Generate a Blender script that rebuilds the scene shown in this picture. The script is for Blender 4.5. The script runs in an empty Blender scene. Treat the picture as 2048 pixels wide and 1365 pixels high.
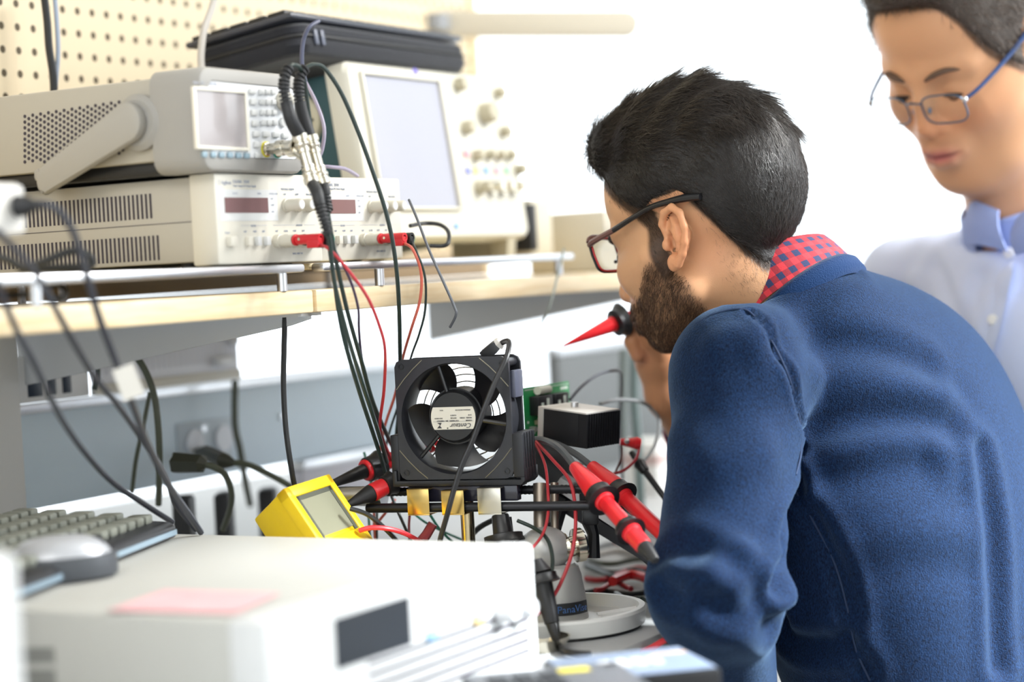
import bpy, bmesh, math, random
import numpy as np
from mathutils import Vector, Matrix, Euler
from mathutils.bvhtree import BVHTree
from math import sin, cos, pi, radians as rad, sqrt, atan2
random.seed(7); rng = np.random.default_rng(7)
SC = bpy.context.scene
COL = SC.collection

# ------------------------------------------------------------------ camera
CAM_Z, FPX = 1.10, 4000.0
PITCH, ROLL = rad(2.04), rad(3.0)
Fv = Vector((0, cos(PITCH), -sin(PITCH)))
_R0 = Vector((1, 0, 0)); _U0 = Vector((0, sin(PITCH), cos(PITCH)))
Rv = _R0*cos(ROLL) - _U0*sin(ROLL); Uv = _U0*cos(ROLL) + _R0*sin(ROLL)
CAM = Vector((0, 0, CAM_Z))
cd = bpy.data.cameras.new('camera'); cam = bpy.data.objects.new('camera', cd); COL.objects.link(cam)
M = Matrix((Rv, Uv, -Fv)).transposed().to_4x4(); M.translation = CAM
cam.matrix_world = M
cd.sensor_width = 36; cd.lens = FPX/2048*36; cd.clip_start = .05; cd.clip_end = 100
cd.dof.use_dof = True; cd.dof.focus_distance = 1.97; cd.dof.aperture_fstop = 2.0
SC.camera = cam

# ------------------------------------------------------------------ light and exposure
SC.view_settings.view_transform = 'Standard'; SC.view_settings.look = 'None'
SC.view_settings.gamma = 1; SC.view_settings.exposure = 0.2
SC.cycles.use_denoising = True; SC.cycles.max_bounces = 8; SC.cycles.caustics_reflective = False
SC.cycles.caustics_refractive = False; SC.cycles.sample_clamp_indirect = 8
wd = bpy.data.worlds.new('sky'); SC.world = wd; wd.use_nodes = True
bg = wd.node_tree.nodes['Background']; bg.inputs[0].default_value = (.93, .965, 1, 1); bg.inputs[1].default_value = 2.8

def lamp(name, kind, loc, energy, target=None, color=(1, 1, 1), **kw):
    l = bpy.data.lights.new(name, kind); o = bpy.data.objects.new(name, l); COL.objects.link(o)
    o.location = loc; l.energy = energy; l.color = color
    for k, v in kw.items(): setattr(l, k, v)
    if target is not None: o.rotation_euler = (Vector(target)-Vector(loc)).to_track_quat('-Z', 'Y').to_euler()
    return o
# added lamps, no fixtures modelled: sun stand-in for the shelf, fill and back light
SPOT_L = (1.00, 1.93, 2.66)
lamp('added_spot_light', 'SPOT', SPOT_L, 26, target=(-.20, 1.95, 1.13), color=(1, .95, .87), spot_size=rad(21), spot_blend=.35, shadow_soft_size=.03)  # added spot standing in for direct sun on the shelf fronts
lamp('added_panel_light', 'AREA', (2.0, 2.2, 2.6), 85, target=(.5, 2.0, 1.0), color=(1, .98, .95), shape='RECTANGLE', size=1.2, size_y=.6)  # added overhead panel to lift the seated man's hair and back
lamp('added_panel_light', 'AREA', (-.7, -.1, 2.62), 30, target=(-.1, 1.6, .6), color=(1, .97, .93), shape='RECTANGLE', size=1.8, size_y=1.0)  # added panel, soft fill from the camera side
lamp('added_spot_light', 'SPOT', (2.35, 1.5, 2.2), 1750, target=(.72, 1.85, .90), color=(.92, .97, 1), spot_size=rad(23), spot_blend=.8, shadow_soft_size=.3)  # added spot for the bright right edge of the sweater
# portals at the two windows and the added one guide the daylight
for nm, loc, tg, sx, sy in (('window_light_portal', (.3, 5.47, 1.5), (.3, 0, 1.5), 5.6, 2.5), ('window_light_portal', (2.57, 2.2, 1.55), (0, 2.2, 1.55), 4.0, 2.1), ('window_light_portal', (-1.0, -1.58, 1.4), (-1.0, 2, 1.4), 2.8, 1.9)):
    o = lamp(nm, 'AREA', loc, 1, target=tg, shape='RECTANGLE', size=sx, size_y=sy); o.data.cycles.is_portal = True

# ------------------------------------------------------------------ helpers
def ray(x, y): return Fv + Rv*((x-1024)/FPX) - Uv*((y-682.5)/FPX)
def px(x, y, d): return CAM + ray(x, y)*d
def pz(x, y, z):
    q = ray(x, y); return CAM + q*((z-CAM_Z)/q.z)
BW = Vector((sin(rad(30)), cos(rad(30)), 0)); BN = Vector((cos(rad(30)), -sin(rad(30)), 0))
BROT = rad(60)
def pn(x, y, n):
    q = ray(x, y); return CAM + q*(n/q.dot(BN))
def B(w, n, z): return BW*w + BN*n + Vector((0, 0, z))
def wnz(P): return (P.dot(BW), P.dot(BN), P.z)
def proj(P):
    q = Vector(P)-CAM; d = q.dot(Fv); return (1024+FPX*q.dot(Rv)/d, 682.5-FPX*q.dot(Uv)/d, d)

def C(h):
    h = h.lstrip('#'); out = []
    for i in (0, 2, 4):
        c = int(h[i:i+2], 16)/255; out.append(c/12.92 if c <= .04045 else ((c+.055)/1.055)**2.4)
    return (*out, 1)
MATS = {}
def mat(name, col, rough=.5, metal=0, noise=0, nscale=40, bump=0, bscale=200, spec=.5, sheen=0, coat=0, emit=0, trans=0, alpha=1, sub=0):
    if name in MATS: return MATS[name]
    m = bpy.data.materials.new(name); m.use_nodes = True; MATS[name] = m
    nt = m.node_tree; p = nt.nodes['Principled BSDF']
    col = C(col) if isinstance(col, str) else col
    p.inputs['Base Color'].default_value = col; p.inputs['Roughness'].default_value = rough; p.inputs['Metallic'].default_value = metal
    p.inputs['Specular IOR Level'].default_value = spec
    if sheen: p.inputs['Sheen Weight'].default_value = sheen; p.inputs['Sheen Roughness'].default_value = .4
    if coat: p.inputs['Coat Weight'].default_value = coat; p.inputs['Coat Roughness'].default_value = .08
    if trans: p.inputs['Transmission Weight'].default_value = trans
    if sub: p.inputs['Subsurface Weight'].default_value = sub; p.inputs['Subsurface Scale'].default_value = .004; p.inputs['Subsurface Radius'].default_value = (1, .35, .2)
    if emit: p.inputs['Emission Color'].default_value = col; p.inputs['Emission Strength'].default_value = emit
    tc = nt.nodes.new('ShaderNodeTexCoord')
    if noise:
        n = nt.nodes.new('ShaderNodeTexNoise'); n.inputs['Scale'].default_value = nscale; n.inputs['Detail'].default_value = 4
        nt.links.new(tc.outputs['Object'], n.inputs['Vector'])
        mx = nt.nodes.new('ShaderNodeMix'); mx.data_type = 'RGBA'; nt.links.new(n.outputs['Fac'], mx.inputs[0])
        mx.inputs[6].default_value = tuple(max(0, c*(1-noise)) for c in col[:3])+(1,); mx.inputs[7].default_value = tuple(min(1, c*(1+noise)) for c in col[:3])+(1,)
        nt.links.new(mx.outputs[2], p.inputs['Base Color'])
    if bump:
        n = nt.nodes.new('ShaderNodeTexNoise'); n.inputs['Scale'].default_value = bscale; n.inputs['Detail'].default_value = 3
        nt.links.new(tc.outputs['Object'], n.inputs['Vector'])
        b = nt.nodes.new('ShaderNodeBump'); b.inputs['Strength'].default_value = bump; b.inputs['Distance'].default_value = .002
        nt.links.new(n.outputs['Fac'], b.inputs['Height']); nt.links.new(b.outputs['Normal'], p.inputs['Normal'])
    return m

def catmull(P, n=6, closed=False):
    P = [Vector(p) for p in P]; out = []; L = len(P)
    for i in range(L if closed else L-1):
        if closed: a, b, c, d = P[i-1], P[i], P[(i+1) % L], P[(i+2) % L]
        else: a, b, c, d = P[max(i-1, 0)], P[i], P[i+1], P[min(i+2, L-1)]
        for k in range(n):
            t = k/n; out.append(.5*((2*b)+(c-a)*t+(2*a-5*b+4*c-d)*t*t+(3*b-a-3*c+d)*t**3))
    if not closed: out.append(P[-1])
    return out

class MB:
    def __init__(s): s.v = []; s.f = []; s.m = []; s.X = None
    def add(s, V, F, mi=0):
        k = len(s.v)
        s.v += [tuple(s.X @ Vector(v)) if s.X else tuple(v) for v in V]
        s.f += [tuple(i+k for i in f) for f in F]; s.m += [mi]*len(F); return s
    def box(s, x0, x1, y0, y1, z0, z1, bev=0, seg=2, mi=0):
        bm = bmesh.new(); bmesh.ops.create_cube(bm, size=1)
        for v in bm.verts: v.co = Vector(((x0+x1)/2+v.co.x*(x1-x0), (y0+y1)/2+v.co.y*(y1-y0), (z0+z1)/2+v.co.z*(z1-z0)))
        if bev: bmesh.ops.bevel(bm, geom=bm.edges[:], offset=bev, segments=seg, profile=.5, affect='EDGES')
        return s.bm(bm, mi)
    def bm(s, bm, mi=0):
        bm.verts.index_update(); s.add([v.co for v in bm.verts], [[v.index for v in f.verts] for f in bm.faces], mi); bm.free(); return s
    def prism(s, poly, z0, z1, bev=0, mi=0, ax='z'):
        bm = bmesh.new(); f = bm.faces.new([bm.verts.new((p[0], p[1], z0)) for p in poly])
        r = bmesh.ops.extrude_face_region(bm, geom=[f])
        for e in r['geom']:
            if isinstance(e, bmesh.types.BMVert): e.co.z = z1
        bmesh.ops.recalc_face_normals(bm, faces=bm.faces[:])
        if bev: bmesh.ops.bevel(bm, geom=bm.edges[:], offset=bev, segments=2, profile=.5, affect='EDGES')
        if ax == 'y':
            for v in bm.verts: v.co = Vector((v.co.x, -v.co.z, v.co.y))   # polygon in x,z ; extruded along -y
        if ax == 'x':
            for v in bm.verts: v.co = Vector((v.co.z, v.co.x, v.co.y))    # polygon in y,z ; extruded along x
        return s.bm(bm, mi)
    def tube(s, P, r, seg=8, closed=False, smooth=0, mi=0, caps=True, flat=1):
        P = [Vector(p) for p in P]
        if smooth: 
            rr = r
            if not isinstance(r, (int, float)):
                rr = []; L = len(r)
                for i in range(L-1): rr += [r[i]+(r[i+1]-r[i])*k/smooth for k in range(smooth)]
                rr.append(r[-1])
            r = rr; P = catmull(P, smooth, closed)
        n = len(P); R = [r]*n if isinstance(r, (int, float)) else list(r)
        T = [(P[(i+1) % n]-P[i-1] if closed else P[min(i+1, n-1)]-P[max(i-1, 0)]).normalized() for i in range(n)]
        u = T[0].orthogonal().normalized(); V = []
        for i in range(n):
            if i:
                q = T[i-1].rotation_difference(T[i]); u = q @ u
            u = (u-T[i]*u.dot(T[i])).normalized(); w = T[i].cross(u)
            for k in range(seg):
                a = 2*pi*k/seg; V.append(P[i]+u*cos(a)*R[i]+w*sin(a)*R[i]*flat)
        F = []
        for i in range(n if closed else n-1):
            j = (i+1) % n
            for k in range(seg): F.append((i*seg+k, i*seg+(k+1) % seg, j*seg+(k+1) % seg, j*seg+k))
        if caps and not closed: F.append(tuple(range(seg))[::-1]); F.append(tuple((n-1)*seg+k for k in range(seg)))
        return s.add(V, F, mi)
    def cyl(s, a, b, r0, r1=None, seg=20, mi=0): return s.lathe([(0, 0), (0, r0), (1, r0 if r1 is None else r1), (1, 0)], a, b, seg, mi)
    def lathe(s, prof, a=(0, 0, 0), b=(0, 0, 1), seg=24, mi=0):
        """prof = [(t, r)] ; t is a fraction of a->b"""
        a = Vector(a); b = Vector(b); d = (b-a).normalized(); u = d.orthogonal().normalized(); w = d.cross(u); V = []; F = []; rows = []
        for t, r in prof:
            c = a+(b-a)*t
            if r <= 1e-7: rows.append([len(V)]); V.append(c)
            else:
                rows.append(list(range(len(V), len(V)+seg))); V += [c+u*cos(2*pi*k/seg)*r+w*sin(2*pi*k/seg)*r for k in range(seg)]
        for A, Bb in zip(rows, rows[1:]):
            if len(A) == 1 and len(Bb) == 1: continue
            for k in range(seg):
                k2 = (k+1) % seg
                if len(A) == 1: F.append((A[0], Bb[k2], Bb[k]))
                elif len(Bb) == 1: F.append((A[k], A[k2], Bb[0]))
                else: F.append((A[k], A[k2], Bb[k2], Bb[k]))
        return s.add(V, F, mi)
    def sphere(s, c, r, seg=16, rings=10, mi=0, rot=None):
        r = (r, r, r) if isinstance(r, (int, float)) else r; c = Vector(c); V = []; F = []
        for i in range(rings+1):
            th = pi*i/rings
            for k in range(seg):
                p = Vector((r[0]*sin(th)*cos(2*pi*k/seg), r[1]*sin(th)*sin(2*pi*k/seg), r[2]*cos(th)))
                V.append(c+(rot @ p if rot else p))
        for i in range(rings):
            for k in range(seg): F.append((i*seg+k, (i+1)*seg+k, (i+1)*seg+(k+1) % seg, i*seg+(k+1) % seg))
        return s.add(V, F, mi)
    def grid(s, rows, mi=0, closed=False):
        V = [p for r in rows for p in r]; n = len(rows[0]); F = []
        for i in range(len(rows)-1):
            for k in range(n if closed else n-1): F.append((i*n+k, i*n+(k+1) % n, (i+1)*n+(k+1) % n, (i+1)*n+k))
        return s.add(V, F, mi)
    def text(s, body, size, loc, right=(1, 0, 0), up=(0, 0, 1), align='LEFT', shear=0, depth=.0002, mi=0):
        c = bpy.data.curves.new('t', 'FONT'); c.body = body; c.size = size; c.align_x = align; c.shear = shear; c.extrude = depth; c.resolution_u = 2
        o = bpy.data.objects.new('t', c); COL.objects.link(o); dg = bpy.context.evaluated_depsgraph_get()
        me = bpy.data.meshes.new_from_object(o.evaluated_get(dg))
        r = Vector(right).normalized(); u = Vector(up).normalized(); n = r.cross(u); L = Vector(loc)
        s.add([L+r*v.co.x+u*v.co.y+n*v.co.z for v in me.vertices], [tuple(p.vertices) for p in me.polygons], mi)
        bpy.data.objects.remove(o); bpy.data.curves.remove(c); bpy.data.meshes.remove(me); return s

WM = {}
def mtx(o): return WM.get(o.name, Matrix.Identity(4))
def thing(name, label, cat, loc=(0, 0, 0), rot=(0, 0, 0), group=None):
    o = bpy.data.objects.new(name, None); COL.objects.link(o); o.location = loc
    o.rotation_euler = rot if not isinstance(rot, (int, float)) else (0, 0, rot); o.empty_display_size = .02
    WM[o.name] = Matrix.Translation(Vector(loc)) @ o.rotation_euler.to_matrix().to_4x4()
    tag(o, label, cat, group); return o
def tag(o, label=None, cat=None, group=None, kind=None):
    if label: o['label'] = label
    if cat: o['category'] = cat
    if group: o['group'] = group
    if kind: o['kind'] = kind
    return o
def obj(name, mb, m, parent=None, world=False, angle=35, label=None, me=None):
    """one mesh object; world=True: verts are in world space although it is a child"""
    if me is None:
        me = bpy.data.meshes.new(name); me.from_pydata(mb.v, [], mb.f)
        me.polygons.foreach_set('material_index', mb.m)
    for x in (m if isinstance(m, (list, tuple)) else [m]): me.materials.append(x)
    bm = bmesh.new(); bm.from_mesh(me); bmesh.ops.recalc_face_normals(bm, faces=bm.faces[:]) if len(me.polygons) < 60000 else None; bm.to_mesh(me); bm.free()
    me.polygons.foreach_set('use_smooth', [True]*len(me.polygons)); me.set_sharp_from_angle(angle=rad(angle))
    o = bpy.data.objects.new(name, me); COL.objects.link(o)
    if parent is not None:
        o.parent = parent
        if world: me.transform(mtx(parent).inverted())
        WM[o.name] = mtx(parent).copy()
    elif mb is not None and len(mb.v):
        a = np.array(mb.v); c = Vector(((a[:, 0].min()+a[:, 0].max())/2, (a[:, 1].min()+a[:, 1].max())/2, a[:, 2].min()))
        me.transform(Matrix.Translation(-c)); o.location = c; WM[o.name] = Matrix.Translation(c)
    if label: o['label'] = label
    return o
def struct(name, mb, m, **k):
    o = obj(name, mb, m, **k); o['kind'] = 'structure'; return o
def single(name, mb, m, label, cat, group=None, **k): return tag(obj(name, mb, m, **k), label, cat, group)
def pts(*L): return [px(*p) for p in L]
# ------------------------------------------------------------------ room shell
white = mat('wall_paint', '#e9e8e4', .8, noise=.02, nscale=3); DESKZ = .75
m = MB().box(-3, 2.7, -1.6, 5.6, -.1, 0); struct('floor', m, mat('floor_vinyl', '#a8a6a2', .4, noise=.06, nscale=6))
m = MB().box(-3, 2.7, -1.6, 5.6, 2.7, 2.8); struct('ceiling', m, white)
m = MB().box(-3.1, -3, -1.6, 5.6, 0, 2.7); struct('wall_left', m, white)
def window_wall(name, ax, at, a0, a1, w0, w1, z0, z1, nm, t=.1, mull=()):
    m = MB()
    def bx(u0, u1, v0, v1, d0, d1, mb):
        if ax == 'y': mb.box(u0, u1, at+d0, at+d1, v0, v1)
        else: mb.box(at+d0, at+d1, u0, u1, v0, v1)
    for q in ((a0, w0, 0, 2.7), (w1, a1, 0, 2.7), (w0, w1, 0, z0), (w0, w1, z1, 2.7)): bx(*q, 0, t, m)
    struct(name, m, white)
    f = MB(); b = .05
    for q in ((w0, w0+b, z0, z1), (w1-b, w1, z0, z1), (w0, w1, z0, z0+b), (w0, w1, z1-b, z1))+tuple((u-.02, u+.02, z0, z1) for u in mull): bx(*q, .02, .07, f)
    fo = struct(nm, f, mat('window_frame_white', '#e4e6e8', .4))
    g = MB(); bx(w0+b, w1-b, z0+b, z1-b, .04, .046, g)
    gm = MATS.get('window_glass')
    if not gm:
        gm = bpy.data.materials.new('window_glass'); MATS['window_glass'] = gm; gm.use_nodes = True; nt = gm.node_tree
        tr = nt.nodes.new('ShaderNodeBsdfTransparent'); tr.inputs[0].default_value = (.97, .99, 1, 1); gl = nt.nodes.new('ShaderNodeBsdfGlossy'); gl.inputs['Roughness'].default_value = .02
        mx = nt.nodes.new('ShaderNodeMixShader'); mx.inputs[0].default_value = .05
        nt.links.new(tr.outputs[0], mx.inputs[1]); nt.links.new(gl.outputs[0], mx.inputs[2]); nt.links.new(mx.outputs[0], nt.nodes['Material Output'].inputs[0])
    gp = struct('pane', g, gm, parent=fo, world=True)
window_wall('wall_back', 'y', 5.5, -3, 2.7, -2.5, 2.6, .2, 2.62, 'window_1', mull=(-1.9, 1.95))
window_wall('wall_right', 'x', 2.6, -1.6, 5.6, .3, 4.2, .5, 2.6, 'window_2', mull=(2.2,))

window_wall('wall_front', 'y', -1.7, -3, 2.7, -2.5, .5, .4, 2.4, 'added_fill_window', mull=(-1.0,))  # window added behind the camera as horizontal fill for the bench

# ------------------------------------------------------------------ bench, spine, shelf
WALLN, SHN, SHZ = -1.535, -1.135, 1.091
desk_m = mat('grey_laminate', '#adaeae', .6, noise=.02, nscale=60)
steel = mat('brushed_steel', '#dcdee2', .36, 1, noise=.05); chrome = mat('nickel_plate', '#d9d2c2', .16, 1)
grey_paint = mat('grey_powder_coat', '#c6c9cd', .5); black = mat('black_plastic', '#16171a', .38); dark = mat('dark_rubber', '#232427', .55)
wood = mat('maple_edge', '#e6c793', .42)
def wood_nodes():
    nt = wood.node_tree; p = nt.nodes['Principled BSDF']; tc = nt.nodes.new('ShaderNodeTexCoord'); mp = nt.nodes.new('ShaderNodeMapping'); mp.inputs['Scale'].default_value = (4, 4, 60)
    n = nt.nodes.new('ShaderNodeTexNoise'); n.inputs['Scale'].default_value = 3; n.inputs['Detail'].default_value = 6; n.inputs['Distortion'].default_value = .6
    r = nt.nodes.new('ShaderNodeValToRGB'); r.color_ramp.elements[0].position = .35; r.color_ramp.elements[0].color = C('#e6cda2'); r.color_ramp.elements[1].position = .65; r.color_ramp.elements[1].color = C('#f1dfbd')
    nt.links.new(tc.outputs['Object'], mp.inputs[0]); nt.links.new(mp.outputs[0], n.inputs['Vector']); nt.links.new(n.outputs['Fac'], r.inputs[0]); nt.links.new(r.outputs[0], p.inputs['Base Color'])
wood_nodes()

# pegboard above the shelf : x along the bench, z up, holes on a one inch grid
t = thing('pegboard', 'cream perforated pegboard wall behind the stacked instruments at top left', 'pegboard', B(.6, WALLN, 1.0925), BROT)
pg = mat('pegboard_cream', '#ecdfc4', .6)
nt = pg.node_tree; p = nt.nodes['Principled BSDF']; tc = nt.nodes.new('ShaderNodeTexCoord'); sp = nt.nodes.new('ShaderNodeSeparateXYZ'); nt.links.new(tc.outputs['Object'], sp.inputs[0])
def mth(op, a, b=None):
    n = nt.nodes.new('ShaderNodeMath'); n.operation = op
    for i, v in enumerate((a, b)):
        if v is None: continue
        if isinstance(v, (int, float)): n.inputs[i].default_value = v
        else: nt.links.new(v, n.inputs[i])
    return n.outputs[0]
PG = .0242
dx = mth('SUBTRACT', mth('FRACT', mth('DIVIDE', mth('ADD', sp.outputs[0], .003), PG)), .5); dz = mth('SUBTRACT', mth('FRACT', mth('DIVIDE', mth('ADD', sp.outputs[2], -.0055), .0254)), .5)
rr = mth('SQRT', mth('ADD', mth('POWER', dx, 2), mth('POWER', dz, 2)))
ra = nt.nodes.new('ShaderNodeValToRGB'); ra.color_ramp.elements[0].position = .15; ra.color_ramp.elements[0].color = C('#4a3d22'); ra.color_ramp.elements[1].position = .19; ra.color_ramp.elements[1].color = C('#dac9aa')
nt.links.new(rr, ra.inputs[0]); nt.links.new(ra.outputs[0], p.inputs['Base Color'])
obj('panel', MB().box(0, 1.98, 0, .006, 0, 1.0), pg, t)
obj('frame', MB().box(1.98, 2.0, -.004, .03, 0, .95, .002).box(0, 1.98, .006, .03, 0, .02).box(.02, .04, .006, .03, 0, .95), mat('beech_strip', '#d8c39b', .5), t)

obj('tray_shade_strip', MB().box(0, 1.98, -.008, -.0005, .0, .034, .002), mat('tray_shade_brown', '#8a7860', .6), t)  # brown strip put in place of the shade beneath the rack tray
def shelf(name, w0, w1, label):
    b = MB().box(0, w1-w0, 0, .39, -.0225, 0, .0025)
    o = single(name, b, wood, label, 'shelf', 'shelf boards above the bench'); o.location = B(w0, SHN, SHZ); o.rotation_euler = (0, 0, BROT)
    # undo the recentring: put the mesh back on its corner
    a = np.array(b.v); c = Vector(((a[:, 0].min()+a[:, 0].max())/2, (a[:, 1].min()+a[:, 1].max())/2, a[:, 2].min())); o.data.transform(Matrix.Translation(c)); return o
shelf('shelf_board', .75, 1.586, 'maple shelf board at left carrying the function generator and first power supply')
shelf('shelf_board', 1.591, 2.75, 'maple shelf board beyond the joint, under the oscilloscope')

def bracket(w, label, tip=.385, h=.066):
    b = MB().prism([(0, 0), (-.385, 0), (-tip, -.006), (-.36, -.012), (0, -h)], -.003, .003, ax='x')
    b.box(-.02, .02, -.385, 0, -.003, 0)
    t = thing('shelf_bracket', label, 'bracket', B(w, WALLN+.001, SHZ-.0228), BROT, 'grey tapered shelf brackets')
    obj('bracket_plate', b, grey_paint, t)
for w, l in ((1.597, 'grey tapered steel bracket under the joint of the two shelf boards'), (2.42, 'grey tapered steel bracket under the far shelf board behind the fan')): bracket(w, l)

# spine below the shelf : posts, blue grey panel, translucent panel
blue = mat('blue_grey_panel', '#cfe0ee', .45, noise=.02)
def panel(name, w0, w1, z0, z1, m, label, thick=.02, n=WALLN, cat='panel'):
    t = thing(name, label, cat, B(w0, n, z0), BROT); L = w1-w0; H = z1-z0
    obj('panel_sheet', MB().box(0, L, 0, thick, 0, H-.012, .001), m, t)
    obj('top_rail', MB().box(-.001, L+.001, -.003, thick+.003, H-.012, H, .002), steel, t)
    return t
t = panel('partition_panel', 1.0, 2.36, .868, .983, blue, 'long blue grey metal partition panel along the back of the bench')
sc = MB()
for w in (1.9, 2.06): sc.cyl((w-1.0, -.003, .06), (w-1.0, 0, .06), .004, seg=12)
obj('screw', sc, steel, t)
lav = mat('grey_panel', '#b9bbc0', .45)
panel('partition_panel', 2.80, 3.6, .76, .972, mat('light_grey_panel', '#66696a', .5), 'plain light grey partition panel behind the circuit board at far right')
panel('cable_raceway', 2.10, 2.36, .795, .8665, mat('raceway_lavender', '#c9c8d2', .5), 'pale lavender raceway strip under the right end of the blue grey panel', cat='raceway')
t = thing('frosted_panel', 'pale frosted ribbed panel above the blue partition at left', 'panel', B(1.70, WALLN+.012, .984), BROT)
fro = mat('frosted_sheet', '#e2e4ec', .35, trans=0)
rb = MB().box(0, .262, 0, .004, 0, .085)
for k in range(26): rb.box(k*.0101, k*.0101+.004, -.0015, 0, .022, .085)
obj('sheet', rb, fro, t); obj('bottom_rail', MB().box(0, .262, -.004, .006, 0, .012, .001), mat('cream_rail', '#d8d5cb', .5), t)
obj('clip', MB().sphere((.247, -.006, .048), .0075).box(.21, .24, -.012, 0, .018, .03, .003), mat('clear_plastic', '#eceff4', .2), t)
t = thing('spine_post', 'grey square steel post at left edge below the shelf', 'post', B(1.52, WALLN+.03, DESKZ), BROT)
obj('post', MB().box(0, .045, 0, .03, 0, SHZ-.0235-DESKZ, .002), mat('post_grey', '#cbcbca', .5), t)
t = thing('outlet_strip', 'pale outlet strip with dark square sockets beside the steel post', 'socket strip', B(1.585, WALLN+.01, .984), BROT)
obj('housing', MB().box(0, .11, 0, .01, 0, .05, .002), mat('pale_housing', '#dfe0e2', .4), t)
for x in (.012, .042, .066): obj('socket', MB().box(x, x+(.022 if x < .03 else .013), -.0015, .004, .006, .036, .001), mat('socket_dark', '#1c2a3c', .4), t)

# worktop : one slab on both sides of the spine
t = thing('workbench', 'grey laminate workbench carrying the fan, vise and instruments', 'workbench', B(.45, -.83, 0), BROT)
obj('worktop', MB().box(0, 3.1, 0, 1.42, DESKZ-.03, DESKZ, .003), desk_m, t)
for x in (.05, 1.5, 3.0):
    for y in (.28, 1.3): obj('leg', MB().box(x, x+.05, y, y+.05, 0, DESKZ-.03, .003), grey_paint, t)
# ------------------------------------------------------------------ instruments on the shelf
def lray(t):
    Mi = mtx(t).inverted(); R3 = Mi.to_3x3(); o = Mi @ CAM
    return o, lambda x, y: R3 @ ray(x, y)
def fr(t, x, y, yl=0.0):
    o, q = lray(t); q = q(x, y); k = (yl-o.y)/q.y; P = o+q*k; return P.x, P.z
def sd(t, x, y, xl=0.0):
    o, q = lray(t); q = q(x, y); k = (xl-o.x)/q.x; P = o+q*k; return P.y, P.z
def tp(t, x, y, zl=0.0):
    o, q = lray(t); q = q(x, y); k = (zl-o.z)/q.z; P = o+q*k; return P.x, P.y
beige = mat('beige_enamel', '#b3aea3', .55); bezel_m = mat('ivory_bezel', '#d6d2c6', .45); ivory = mat('ivory_knob', '#c9c4b6', .4)
bumper = mat('grey_bumper', '#9b9995', .6); face_w = mat('white_face', '#dfe1e4', .45); ink = mat('print_grey', '#aeb3c0', .6); vent = mat('vent_dark', '#3c3740', .8)
lcd = mat('lcd_grey', '#a9a3a4', .16, coat=.6); redwin = mat('red_display_window', '#86696a', .12, coat=.8); key_b = mat('key_blue', '#8ea5b2', .5); key_g = mat('key_grey', '#cfd0cf', .5)
redp = mat('red_plastic', '#c8232b', .33); tealp = mat('green_plastic', '#1f9c7c', .35)
RACKZ = 1.1165

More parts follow.
